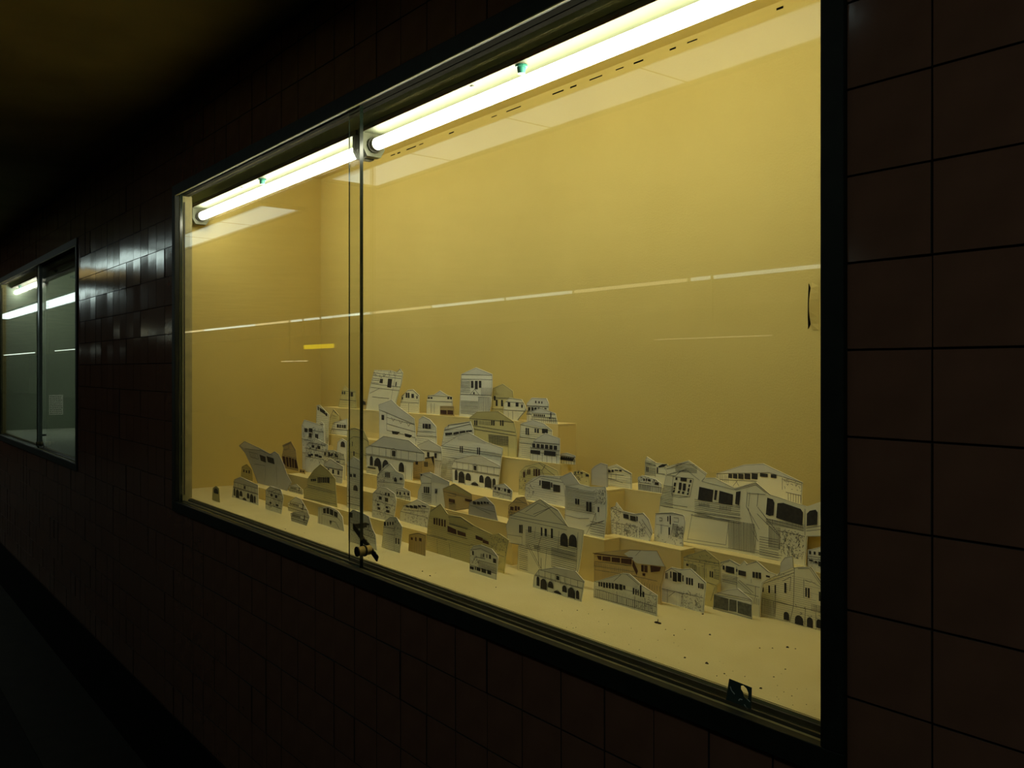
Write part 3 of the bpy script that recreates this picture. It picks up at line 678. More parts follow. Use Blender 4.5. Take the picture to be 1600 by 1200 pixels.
house('X', [(573,728),(574,731),(577,727),(590,729),(592,737),(592,741)], 'tiny cream bench-like card under the left arcade house', 'C', t=.328, paper='c', polys=[[(576,729),(588,731),(588,733),(576,731)]])
# --- centre front
house('F', [(965,915),(975,690),(880,670),(865,520),(900,430),(960,400),(1170,280),(1270,345),(1330,380),(1420,530),(1560,560),(1548,700),(1520,900),(1500,965)], 'big cream weatherboard house card with pointed gable, centre front', 'F', t=.256, paper='c',
      wins=[(985,512,1000,585),(1003,512,1015,588),(1066,525,1078,578),(1082,527,1094,580),(1178,535,1192,612),(1212,545,1232,612),(1268,545,1286,632)], arches=[(1352,580,1420,695),(1428,592,1500,700)],
      lines=[[(900,430),(960,405),(1172,288),(1420,535)],[(960,395),(1120,440),(1270,355),(1325,390)],[(880,425),(1420,520)],[(905,450),(1410,560)],[(1040,400),(1150,320),(1230,360)],[(1110,420),(1260,360)],[(880,600),(1010,620),(1010,690)],[(875,670),(1015,695)],[(1050,690),(1170,910)],[(1065,685),(1180,905)],[(1130,530),(1120,640)],[(1180,620),(1150,720),(1160,880)],[(1230,730),(1215,910)],[(1180,810),(1180,900)],[(1340,570),(1330,740)],[(1510,580),(1490,940)]],
      sid=[(1040,560,1500,720,10),(1270,720,1490,880,9),(985,690,1060,900,12)], bat=[(1120,690,1170,730,8)])
house('F', [(150,735),(165,530),(185,390),(280,325),(345,420),(460,440),(580,520),(740,600),(800,590),(890,650),(870,760),(850,928)], 'long yellowed bungalow card with barred bay window, centre front', 'F', t=.212, paper='o', ink='b',
      wins=[(220,450,236,506),(244,452,256,512),(266,456,280,518),(290,462,304,524),(316,468,328,530)], polys=[[(345,522),(422,555),(425,600),(345,575)],[(432,562),(506,588),(510,622),(436,602)],[(596,606),(660,632),(655,660),(598,640)],[(655,640),(712,662),(714,692),(660,672)]],
      lines=[[(190,400),(280,332),(345,425)],[(350,440),(460,450),(575,530)],[(360,500),(520,555)],[(340,590),(520,640)],[(190,600),(540,700),(560,690),(850,800)],[(360,680),(370,800)],[(250,640),(255,770)],[(150,600),(340,650)]],
      bat=[(362,500,522,515,20)], scrib=[(730,610,880,760,60)], roof=[[(352,438),(460,443),(575,522),(560,545),(360,495)]], wash='o')
house('F', [(540,930),(545,740),(570,700),(640,690),(740,730),(795,800),(780,1000)], 'small white two-storey card on the floor before the long yellowed bungalow', 'F', base=(540,930),
      wins=[(566,745,580,782),(665,768,672,800),(694,775,700,808),(716,778,734,815),(752,812,780,850),(545,880,580,905),(590,888,600,915),(605,890,640,920),(648,900,690,935),(700,915,735,950)], lines=[[(550,740),(640,725),(790,800)],[(545,870),(785,950)],[(600,800),(680,820)],[(560,860),(600,790),(615,850)]], sid=[(620,830,780,900,6)], bat=[(640,770,670,810,5)], scrib=[(560,790,620,860,16)], roof=[[(550,738),(572,704),(640,693),(740,733),(788,795),(640,740)]])
house('F', [(1030,290),(1040,150),(1110,90),(1180,70),(1380,80),(1402,290)], 'house card with two big black windows behind the pointed gable', 'C', t=.37, paper='w', wins=[(1165,115,1176,160),(1186,118,1262,185),(1268,135,1280,180),(1288,152,1350,215)], lines=[[(1040,160),(1180,80),(1390,110)],[(1180,100),(1390,140)],[(1290,210),(1330,220)]], scrib=[(1045,170,1120,270,24)])
house('C', [(1090,1210),(1100,1010),(1150,960),(1290,925),(1440,1000),(1470,1100),(1470,1200)], 'brownish vine-covered card with arched bars below the second step', 'C', t=.405, paper='o', ink='b', wins=[(1172,990,1182,1035),(1188,988,1198,1035),(1226,985,1238,1048),(1244,985,1262,1050),(1268,990,1284,1052),(1134,1010,1150,1060)], lines=[[(1160,1050),(1180,980),(1230,965),(1300,1000),(1320,1050)],[(1270,930),(1420,1050)],[(1300,1000),(1340,940)]], scrib=[(1095,1000,1160,1180,30)], style='plain')
house('F', [(880,440),(890,340),(960,270),(1030,260),(1060,330),(1055,440)], 'small tan gabled card tucked left behind the pointed gable', 'B', t=.312, paper='t', ink='b', wins=[(905,348,935,380),(945,345,965,385),(970,350,990,380)], lines=[[(890,345),(960,280),(1050,330)],[(885,400),(1050,420)],[(930,310),(1040,320)]], scrib=[(885,380,950,440,14)])
house('G', [(155,800),(160,460),(100,370),(220,315),(310,440),(420,470),(580,470),(590,560),(592,760),(565,1000)], 'weatherboard house card with a drawn tree and dark windows, right of the pointed gable', 'B', t=.323, paper='w',
      wins=[(265,592,284,648),(290,594,309,652),(380,622,405,720),(411,626,436,726),(500,678,516,732)], lines=[[(160,465),(300,490)],[(480,740),(480,820)],[(150,760),(300,800),(410,800)],[(380,880),(570,820)],[(440,860),(560,830)],[(370,980),(440,850),(480,740)]], sid=[(170,480,470,700,14),(420,830,570,980,6)], scrib=[(470,510,580,650,70)], roof=[[(105,372),(220,320),(305,440),(165,460)]])
house('G', [(240,420),(245,310),(330,300),(410,340),(412,430)], 'small shrub-fronted card left of the blank grey card', 'C', t=.415, paper='o', wins=[(260,312,272,332),(290,312,305,330),(318,316,345,332),(375,340,405,362),(240,305,250,330)], lines=[[(245,340),(340,345)]], scrib=[(245,320,405,400,40)])
house('G', [(430,560),(430,290),(470,250),(530,220),(598,240),(600,560)], 'blank grey card with rounded top, the back of a house cut-out', 'D', t=.427, paper='g')
# --- right wing
house('G', [(602,470),(602,262),(690,235),(850,330),(852,480)], 'low gabled white card with four small black windows right of the blank card', 'D', t=.446, paper='c', wins=[(606,290,634,318),(642,290,666,314),(676,290,712,302),(722,292,750,310)], lines=[[(602,285),(690,262),(850,340)],[(602,335),(770,350)],[(780,310),(830,330)],[(640,330),(640,400)],[(690,330),(690,400)],[(600,380),(680,400),(760,430)]])
house('G', [(985,420),(990,190),(1010,155),(1110,220),(1230,235),(1215,430)], 'narrow two-window house card left behind the large white house', 'D', t=.462, paper='c', wins=[(1006,258,1014,312),(1020,262,1028,316),(1115,265,1128,325)], polys=[[(1130,255),(1175,235),(1225,232),(1190,262),(1135,270)]], lines=[[(990,215),(1105,250)],[(1100,240),(1100,370)],[(1110,330),(1200,340)]], sid=[(992,200,1100,340,9)])
house('G', [(918,490),(915,370),(960,350),(1100,390),(1165,440),(1162,535)], 'fenced shrubbery card with a spire left of the large white house', 'D', t=.4445, paper='w', wins=[(975,382,990,408),(1000,382,1012,410),(1020,388,1050,410),(1085,370,1098,415),(1095,420,1135,450)], lines=[[(920,420),(1060,440)],[(930,440),(1160,480)]], bat=[(930,440,1050,500,16),(1060,460,1160,520,10)], scrib=[(930,370,1130,430,50)])
house('G', [(640,965),(630,690),(680,670),(692,630),(760,720),(880,750),(970,740),(1030,810),(1070,940),(1042,1035)], 'stone cottage card with lattice and stair on the right front box', 'B', t=.374, paper='w',
      polys=[[(765,748),(822,762),(825,808),(768,795)],[(836,768),(896,780),(900,832),(840,818)],[(902,775),(916,780),(916,830),(904,825)]], lines=[[(635,690),(760,735),(890,765),(970,750),(1030,815)],[(640,840),(920,890)],[(930,830),(1040,1000)],[(960,810),(1065,970)],[(905,890),(905,1000)],[(935,890),(935,1000)],[(695,850),(695,960)],[(750,860),(750,970)]], scrib=[(640,700,740,960,70),(760,870,900,980,80),(940,850,1000,990,24)])
house('G', [(1085,970),(1100,745),(1280,735),(1400,770),(1412,840),(1388,1000),(1386,1095)], 'small grey flat-roofed cottage card at the foot of the large white house', 'B', t=.386, paper='w', wins=[(1226,775,1236,830),(1250,770,1262,860),(1238,890,1252,970)], lines=[[(1100,748),(1280,742),(1390,768)],[(1105,860),(1240,880)],[(1160,860),(1160,960)],[(1140,790),(1170,795),(1170,825),(1140,820)],[(1290,790),(1340,795),(1340,840),(1290,832)],[(1290,850),(1260,980)],[(1330,860),(1310,990)]], sid=[(1275,860,1330,980,8)], scrib=[(1320,900,1390,1010,50),(1090,960,1380,1060,16)], roof=[[(1100,750),(1280,740),(1390,770),(1280,765)]])
house('H', [(640,340),(640,265),(870,190),(1030,180),(1360,340),(1352,520)], 'wide hip-roofed verandah card behind the large white house', 'D', t=.50, paper='c', wins=[(742,266,774,302),(780,266,816,305),(824,266,868,308),(876,264,925,310),(935,262,985,310),(1005,262,1070,290),(1095,270,1142,300)], lines=[[(642,268),(870,262),(1080,258),(1360,345)],[(645,315),(980,330)],[(1190,300),(1190,400)],[(1190,310),(1350,360)],[(1220,420),(1345,450)],[(820,320),(780,370)],[(800,320),(830,370)]], bat=[(1240,430,1345,500,5),(650,270,740,330,6)], scrib=[(1200,320,1340,400,20)], roof=[[(648,263),(870,195),(1030,185),(1350,338),(1080,258)]])
house('H', [(140,800),(170,500),(225,250),(205,215),(410,155),(560,265),(545,300),(630,300),(790,385),(970,335),(1090,440),(1395,540),(1480,510),(1530,495),(1530,790),(1400,790),(1385,1010)], 'large white weatherboard house card with deep verandah at the right', 'B', t=.425, paper='c',
      polys=[[(302,298),(318,300),(316,320),(300,318)],[(344,298),(396,304),(394,332),(342,326)],[(422,316),(438,320),(434,344),(418,340)],
             [(290,340),(308,342),(302,374),(286,370)],[(286,382),(300,384),(296,398),(284,396)],[(286,402),(298,404),(292,424),(276,420)],
             [(332,340),(354,342),(348,404),(326,400)],[(324,408),(340,410),(336,430),(318,428)],[(366,346),(390,350),(384,410),(360,406)],[(358,414),(376,416),(372,438),(354,434)],
             [(412,354),(426,358),(420,380),(408,376)],[(406,386),(420,390),(412,420),(400,416)],[(400,426),(412,428),(408,444),(394,442)],
             [(500,375),(618,402),(606,500),(488,482)],[(630,402),(652,406),(640,488),(622,484)],[(668,408),(782,440),(775,528),(660,508)],[(806,418),(845,412),(832,530),(798,518)],
             [(1066,466),(1112,480),(1126,510),(1118,614),(1086,618),(1054,606)],[(1150,512),(1200,510),(1345,560),(1364,590),(1358,698),(1206,656),(1140,634)],[(1396,600),(1420,575),(1470,566),(1486,590),(1482,690),(1394,702)],[(1075,396),(1390,532),(1392,544),(1078,402)]],
      lines=[[(225,230),(405,170),(555,280)],[(230,275),(390,235),(500,320)],[(230,280),(300,285),(350,240)],[(280,290),(450,310),(420,460),(270,440),(280,290)],[(270,450),(330,465),(400,460)],[(210,510),(300,530),(400,545)],[(170,530),(480,590),(850,640)],[(545,300),(520,330),(790,400)],[(480,600),(760,660)],[(440,600),(400,820)],[(430,610),(745,660),(720,860),(400,810)],[(790,400),(970,345),(1090,445)],[(800,405),(970,360),(1060,430)],[(900,420),(890,540),(1000,730)],[(920,425),(910,540)],[(990,430),(980,540)],[(905,430),(1050,440)],[(985,545),(1170,780),(1165,900)],[(905,550),(975,780),(960,900)],[(980,600),(1180,800)],[(940,740),(990,830)],[(1060,640),(1370,720)],[(1060,665),(1370,745)],[(1150,740),(1380,790)],[(1380,560),(1380,780)],[(1390,720),(1520,700)],[(1390,745),(1520,730)],[(360,830),(960,920),(1180,970)],[(950,900),(1190,950)]],
      sid=[(175,360,280,530,12),(300,180,480,240,5),(460,480,840,620,9),(1000,790,1160,960,8)], bat=[(745,650,960,890,26),(1060,640,1370,690,34),(500,500,580,540,8),(670,530,760,570,9),(1080,700,1170,880,8)], scrib=[(1185,760,1365,950,150)])
house('J', [(1370,395),(1370,240),(1440,225),(1530,200),(1530,405)], 'small white verandah card at the right edge under the large house', 'B', t=.402, wins=[(1386,248,1406,280),(1430,254,1450,284),(1476,258,1500,292),(1386,330,1420,345),(1440,345,1465,365),(1475,350,1510,395)], lines=[[(1372,300),(1530,320)],[(1372,320),(1530,345)]], scrib=[(1375,345,1510,395,20)])
house('J', [(175,430),(175,305),(385,235),(525,350),(526,560),(495,585)], 'yellowed hip-roofed house card on the floor below the large white house', 'F', t=.352, paper='o', wins=[(430,442,442,500),(450,446,464,504),(205,370,225,392)], lines=[[(175,312),(520,375)],[(180,335),(520,395)],[(380,380),(380,560)],[(400,550),(490,580)],[(480,600),(440,730)]], sid=[(240,375,300,430,4),(470,430,520,510,6)], bat=[(270,390,400,480,8)], scrib=[(180,318,520,380,40)], roof=[[(178,305),(385,240),(520,350),(520,362)]], wash='o')
house('J', [(540,625),(525,360),(620,330),(720,385),(760,345),(790,375),(880,345),(1000,450),(1080,480),(940,560),(912,790)], 'twin-gabled house card with black openings at the right', 'F', t=.366, paper='c', wins=[(556,388,574,428),(586,392,668,452),(684,422,698,450),(706,432,780,480),(842,448,866,505),(872,452,896,510),(902,456,926,515),(972,482,1010,500)], lines=[[(528,368),(620,340),(715,395)],[(780,385),(880,355),(995,455)],[(540,400),(560,370),(620,350)],[(545,520),(700,560)],[(690,400),(690,640)],[(700,540),(830,660)],[(715,530),(850,650)],[(780,570),(910,600)],[(830,520),(830,560)],[(870,590),(870,700)],[(700,630),(900,690)]], sid=[(550,470,690,540,5)], bat=[(700,660,900,720,14)])
house('I', [(545,480),(545,230),(560,215),(820,190),(1040,200),(1105,330),(1070,480)], 'brown verandah house card with a dark roof edge behind the spired pavilion', 'F', t=.29, paper='t', ink='b', polys=[[(533,218),(850,255),(850,264),(550,228)],[(570,240),(605,242),(605,276),(580,270)],[(612,244),(675,250),(675,285),(612,278)],[(684,252),(750,258),(750,296),(684,288)],[(758,260),(842,266),(840,310),(758,298)],[(850,270),(890,360),(880,392),(846,320)],[(915,312),(935,314),(935,368),(915,362)],[(940,315),(965,318),(965,372),(940,368)],[(985,316),(1070,330),(1060,362),(990,370)],[(925,376),(948,378),(946,400),(926,396)]],
      lines=[[(550,285),(840,320)],[(545,320),(860,365)],[(820,195),(910,200),(870,240)],[(860,400),(1040,440)],[(550,350),(880,400)]], bat=[(552,285,842,320,20),(900,440,1060,480,8)], roof=[[(780,225),(830,196),(1036,205),(1100,325),(880,300)]], wash='g')
house('I', [(68,488),(75,400),(110,350),(240,330),(400,360),(470,440),(447,592)], 'small arcade house card foremost at the centre front', 'F', t=.188, style='arcade')
house('I', [(540,572),(545,440),(590,430),(770,375),(820,380),(920,470),(1040,550),(1036,702)], 'broad verandah pavilion card with spire, foremost at right', 'F', t=.228, style='plain', wins=[(582,442,594,478),(600,444,612,480),(618,446,634,488),(640,448,656,490),(662,450,678,494),(684,452,702,496),(710,456,738,500),(744,460,768,505),(774,470,792,500),(850,490,862,540),(870,500,880,545),(888,505,896,550),(905,470,918,560),(925,520,940,562)],
      lines=[[(548,440),(760,500),(1038,560)],[(560,500),(1035,640)],[(760,385),(700,440)],[(800,385),(900,470)],[(905,440),(915,500)],[(725,520),(725,610)],[(800,580),(800,630)],[(865,560),(865,650)],[(945,570),(945,660)],[(550,560),(1030,690)]], bat=[(560,500,1000,560,30)], roof=[[(560,445),(600,432),(770,380),(818,384),(900,465),(880,490),(760,470)]], scrib=[(880,540,1030,640,40)])
house('I', [(1025,605),(1035,400),(1150,330),(1230,345),(1300,340),(1420,450),(1402,692)], 'white gabled house card with large dark window right of the spired pavilion', 'F', t=.309,
      wins=[(1058,392,1070,438),(1074,392,1084,438),(1104,372,1112,418),(1116,372,1122,420),(1142,362,1152,412),(1162,366,1194,438),(1200,370,1228,440),(1236,395,1246,440),(1266,408,1280,462),(1286,412,1300,466),(1306,416,1320,470),(1360,452,1372,492),(1378,456,1388,496),(1392,458,1402,500)], lines=[[(1035,410),(1150,340),(1250,400)],[(1220,352),(1300,345),(1415,455)],[(1040,490),(1400,570)],[(1065,500),(1060,610)],[(1120,500),(1120,620)],[(1128,560),(1180,520),(1235,540),(1225,640)],[(1240,540),(1240,650)],[(1030,600),(1395,690)]], scrib=[(1240,550,1390,660,70)])
house('J', [(460,800),(470,665),(600,620),(700,610),(835,720),(836,908)], 'small shop card with grey panelled front on the floor at right', 'F', t=.343, polys=[[(472,672),(612,710),(610,826),(466,792)],[(622,712),(690,726),(690,836),(616,824)],[(698,730),(834,768),(832,885),(700,845)]], lines=[[(468,668),(835,735)],[(500,650),(700,690),(830,722)],[(460,800),(836,900)]], paper='w', roof=[[(475,662),(600,624),(700,614),(830,718),(700,690)]], ink='g')
house('J', [(920,865),(930,540),(1100,460),(1110,360),(1150,310),(1225,295),(1235,410),(1270,405),(1400,400),(1530,580),(1530,1015)], 'tall white church-like house card with arched basement at the right edge', 'F', t=.378, paper='c',
      wins=[(936,598,950,642),(995,580,1010,652),(1055,578,1068,655),(1148,556,1168,652),(1350,602,1365,690),(1374,606,1392,700),(1480,640,1496,730)], arches=[(1142,828,1194,908),(1250,858,1330,960),(1366,880,1424,978),(1456,900,1510,985)], lines=[[(930,545),(1240,430)],[(930,570),(1240,460)],[(1245,410),(1235,780),(1200,930)],[(920,700),(1240,780),(1520,840)],[(1270,410),(1400,405),(1520,590)],[(1280,420),(1390,420),(1505,590)],[(1335,520),(1335,700)],[(1400,540),(1500,600)],[(1345,530),(1400,550)],[(1065,570),(1055,850)],[(1100,470),(1090,490)],[(1350,800),(1345,960)],[(1450,830),(1450,980)],[(1130,540),(1210,500),(1200,640)]], bat=[(930,710,1060,850,10),(1100,460,1230,470,3),(1410,760,1520,830,8)], roof=[[(1110,455),(1115,362),(1150,314),(1222,298),(1230,410)]], scrib=[(1240,830,1520,990,20)])
house('X', [(332,781),(333,763),(338,759),(343,763),(344,783)], 'tiny arched card alone in the far left corner of the case floor', 'F', base=(332,781), paper='o', arches=[(335,762,342,770)])


def build_house(h, idx):
    cx, cy, s = CROP[h['crop']]
    rnd = random.Random(idx * 13 + 5)
    px = lambda p: (cx + p[0] / s, cy + p[1] / s)
    zl = LV[h['level']]
    t = h['t']
    if t is None:
        bx, by = px(h['base'])
        k = (by - HOR) / (bx - VPX)
        t = (-zl / k) * CT - CAMD
    TH_ = 0.0014
    P = lambda p: plane_pt(*px(p), t)
    zb = Z(zl)
    out = [P(p) for p in h['pts']]
    out = [(x, max(z, zb + 0.001)) for x, z in out]
    poly = [(out[0][0], zb)] + out + [(out[-1][0], zb)]
    # drop doubled points
    cl = []
    for p in poly:
        if not cl or abs(p[0] - cl[-1][0]) + abs(p[1] - cl[-1][1]) > 1e-4:
            cl.append(p)
    poly = cl
    ox = sum(p[0] for p in poly) / len(poly)
    L = [(p[0] - ox, p[1] - zb) for p in poly]
    root = MB().prism([(x, -TH_, z) for x, z in reversed(L)], (0, TH_, 0)).build('paper_house', PAPERS[h['paper']], None, loc=(ox, t, zb))
    tag(root, h['label'], 'paper house', 'drawn paper houses in the display case')
    x0, x1 = min(p[0] for p in L), max(p[0] for p in L)
    z0, z1 = min(p[1] for p in L), max(p[1] for p in L)
    # visible lower limit of the drawing: lowest given point
    gz = [p[1] - zb for p in out]
    zlow = max(0.0, min(gz) if min(gz) > 0.012 else 0.0)
    U = lambda u, v: (x0 + (x1 - x0) * u, zlow + (z1 - zlow) * v)
    loc = lambda p: (P(p)[0] - ox, P(p)[1] - zb)
    wins, lines, roof = [], [], []
    st = STYLES[h['style']]
    pitch = 1.0 / (FPX / (FPX * kk(t) / (cx + 0 - VPX + 1e-6))) if False else 0
    sizepx = FPX / max(0.3, (-(ox) * CT + (CAMD + t) * ST))      # picture pixels per metre
    lw = 0.37 / sizepx
    for w in st['wins']:
        a, b = U(w[0], w[1]), U(w[2], w[3])
        if len(w) == 5: wins.append(arch_pts(a[0], a[1], b[0], b[1]))
        else: wins.append([a, (b[0], a[1]), b, (a[0], b[1])])
    for l in st['lines']:
        lines.append([U(*p) for p in l])
    if st['roof']:
        roof.append([U(*p) for p in st['roof']])
    for w in h['wins']:
        a = loc((w[0], w[3])); b = loc((w[0], w[1])); c = loc((w[2], w[1]))
        wins.append([(a[0], a[1]), (c[0], a[1]), (c[0], b[1]), (a[0], b[1])])
    for w in h['arches']:
        a = loc((w[0], w[3])); b = loc((w[0], w[1])); c = loc((w[2], w[1]))
        wins.append(arch_pts(a[0], a[1], c[0], b[1]))
    for p in h['polys']:
        wins.append([loc(q) for q in p])
    for l in h['lines']:
        lines.append([loc(q) for q in l])
    for q in h['sid']:        # weatherboards x0,y0,x1,y1,n
        a = loc((q[0], q[1])); b = loc((q[0], q[3])); c = loc((q[2], q[1]))
        for i in range(q[4] + 1):
            z = b[1] + (a[1] - b[1]) * i / q[4]
            lines.append([(a[0], z), (c[0], z + rnd.uniform(-.0006, .0006))])
    for q in h['bat']:        # battens
        a = loc((q[0], q[1])); b = loc((q[0], q[3])); c = loc((q[2], q[1]))
        for i in range(q[4] + 1):
            x = a[0] + (c[0] - a[0]) * i / q[4]
            lines.append([(x, b[1]), (x + rnd.uniform(-.0006, .0006), a[1])])
    for r in h['roof']:
        roof.append([loc(q) for q in r])
    sc_boxes = []
    if st.get('scribble'):
        sc_boxes.append((U(.05, .05), U(.95, .85), st['scribble']))
    for q in h['scrib']:
        a = loc((q[0], q[3])); b = loc((q[2], q[1]))
        sc_boxes.append((a, b, q[4]))
    # faint weatherboards or palings over the plain cards
    faint = []
    if h['style'] == 'plain' and not h['sid'] and h['paper'] != 'g' and rnd.random() < 0.8:
        step = rnd.uniform(2.6, 3.6) / sizepx
        if rnd.random() < 0.72:
            z = step * .5
            while z < z1 * 0.72:
                c0 = x0 + (x1 - x0) * rnd.uniform(0, .12); c1 = x1 - (x1 - x0) * rnd.uniform(0, .25)
                faint.append([(c0, z), (c1, z + rnd.uniform(-.0005, .0005))]); z += step
        else:
            x = x0 + step
            while x < x1:
                faint.append([(x, z1 * rnd.uniform(.0, .06)), (x + rnd.uniform(-.0005, .0005), z1 * rnd.uniform(.34, .42))]); x += step
    # outline pen line just inside the edge
    cxm = sum(p[0] for p in L) / len(L); czm = sum(p[1] for p in L) / len(L)
    edge = []
    for p in L:
        d = math.hypot(p[0] - cxm, p[1] - czm) or 1
        f = 1 - min(0.5, 1.3 / sizepx / d)
        edge.append((cxm + (p[0] - cxm) * f, czm + (p[1] - czm) * f))
    lines.append(edge)
    n_scr = sum(q[2] for q in sc_boxes)
    for a, b, n in sc_boxes:
        for i in range(n):
            x = rnd.uniform(min(a[0], b[0]), max(a[0], b[0])); z = rnd.uniform(min(a[1], b[1]), max(a[1], b[1]))
            an = rnd.uniform(0, math.pi); ln = rnd.uniform(1.5, 4.5) / sizepx
            m = (x + math.cos(an) * ln * .5 + rnd.uniform(-1, 1) / sizepx, z + math.sin(an) * ln * .5)
            lines.append([(x, z), m, (x + math.cos(an + .5) * ln, z + math.sin(an + .5) * ln)])
    # ---- roof wash: clip the polygon to the outline (Sutherland-Hodgman against the house bounding is enough when convex)
    if roof:
        rb = MB()
        bm = bmesh.new()
        for r in roof:
            zmin_r = min(q[1] for q in r)
            if h['roof']:
                pl = [q for q in r]
                rb.poly([(x, -TH_ - 0.0003, z) for x, z in pl])
            else:       # everything of the outline above the eaves line
                ring = []
                n = len(L)
                for i in range(n):
                    a, b = L[i], L[(i + 1) % n]
                    if a[1] >= zmin_r: ring.append(a)
                    if (a[1] >= zmin_r) != (b[1] >= zmin_r):
                        f = (zmin_r - a[1]) / (b[1] - a[1])
                        ring.append((a[0] + (b[0] - a[0]) * f, zmin_r))
                if len(ring) >= 3:
                    rb.poly([(x, -TH_ - 0.0003, z) for x, z in reversed(ring)])
        bm.free()
        if rb.f:
            rb.build('drawn_roof', WASH if h['wash'] == 'g' else OWASH, root)
    # ---- pen lines
    lb = MB()
    for l, wf in [(q, 1.0) for q in lines[:-1 - n_scr]] + [(lines[-1 - n_scr], 0.6)] + [(q, 0.9) for q in lines[len(lines) - n_scr:]] + [(q, 0.38) for q in faint]:
        for a, b in zip(l, l[1:]):
            d = math.hypot(b[0] - a[0], b[1] - a[1])
            if d < 1e-5: continue
            n = max(1, int(d / 0.004))
            run = None
            segs = []
            for i in range(n):
                q0 = (a[0] + (b[0] - a[0]) * i / n, a[1] + (b[1] - a[1]) * i / n)
                q1 = (a[0] + (b[0] - a[0]) * (i + 1) / n, a[1] + (b[1] - a[1]) * (i + 1) / n)
                mid = ((q0[0] + q1[0]) / 2, (q0[1] + q1[1]) / 2)
                if inside(mid, L) and inside(q0, L) or inside(mid, L) and inside(q1, L):
                    run = (run[0], q1) if run else (q0, q1)
                elif run:
                    segs.append(run); run = None
            if run: segs.append(run)
            for q0, q1 in segs:
                dx, dz = q1[0] - q0[0], q1[1] - q0[1]
                dd = math.hypot(dx, dz)
                if dd < 1e-5: continue
                w = lw * wf * rnd.uniform(.75, 1.15)
                nx, nz = -dz / dd * w, dx / dd * w
                lb.poly([(q0[0] - nx, -TH_ - .0005, q0[1] - nz), (q1[0] - nx, -TH_ - .0005, q1[1] - nz), (q1[0] + nx, -TH_ - .0005, q1[1] + nz), (q0[0] + nx, -TH_ - .0005, q0[1] + nz)])
    if lb.f: lb.build('drawn_lines', LINE, root)
    wb = MB()
    for w in wins:
        if len(w) < 3: continue
        c = (sum(p[0] for p in w) / len(w), sum(p[1] for p in w) / len(w))
        if not inside(c, L): continue
        w = [(p[0], max(p[1], 0.0012)) for p in w]
        if sum(inside((p[0] * .97 + c[0] * .03, p[1] * .97 + c[1] * .03), L) for p in w) < len(w) * 0.7: continue
        wb.poly([(x, -TH_ - .0007, z) for x, z in w])
    if wb.f: wb.build('drawn_windows', {'k': INK, 'b': BRINK, 'g': GINK}[h['ink']], root)
    return t

TS = []
for i, h in enumerate(HOUSES):
    TS.append((build_house(h, i), h['label']))

# ------------------------------------------------------------------ lock, hang tab, dirt, torn paper, notice
def wp(px, py, t):
    x, z = plane_pt(px, py, t)
    return Vector((x, t, z))
def lock(loc, label, s=1.0):
    e = empty('showcase_lock', loc)
    tag(e, label, 'lock')
    # toothed bar running down to the right past the pane edge
    a, b = Vector((-0.062, 0.0, 0.030)), Vector((0.048, 0.0, -0.026))
    d = (b - a).normalized(); n = Vector((-d.z, 0, d.x))
    m = MB()
    up, lo = [], []
    k = 22
    for i in range(k + 1):
        p = a + (b - a) * (i / k)
        th = 0.0062 + (0.0012 if i % 2 else 0.0) * (1 if i > 10 else 0)
        up.append(tuple(p + n * th)); lo.append(tuple(p - n * 0.0062))
    m.prism(lo + up[::-1], (0, -0.0030, 0))
    bar = m.build('ratchet_bar', LOCKM, e, loc=(0, 0.0262, 0))
    m = MB().box(-0.008, 0.003, 0, 0.030, -0.0055, 0.0055)
    m.build('hook', LOCKM, bar, loc=(-0.060, -0.001, 0.031))
    MB().tube((0, 0.0225, 0), (0, 0.0105, 0), 0.0105, 24).build('collar', BRASS, e, loc=(0.018, 0, -0.010))
    body = MB().tube((0, 0.0100, 0), (0, -0.0080, 0), 0.0105, 28).build('barrel', BRASS, e, loc=(0.018, 0, -0.010))
    MB().tube((0, -0.0082, 0), (0, -0.0110, 0), 0.0110, 28).build('face', LOCKM, body)
    MB().box(-0.0008, 0.0008, -0.0116, -0.0111, -0.005, 0.005).build('keyhole', SLIT, body)
    MB().tube((0.018, 0.0100, -0.010), (0.018, 0.0070, -0.010), 0.0128, 24).build('lock_ring', LOCKM, e)
lock(wp(558, 852, 0.0), 'dark metal showcase lock with toothed bar at the pane overlap of the yellow case')
lock(wp(58.5, 690, 0.0), 'small dark showcase lock at the foot of the far grey case pane')

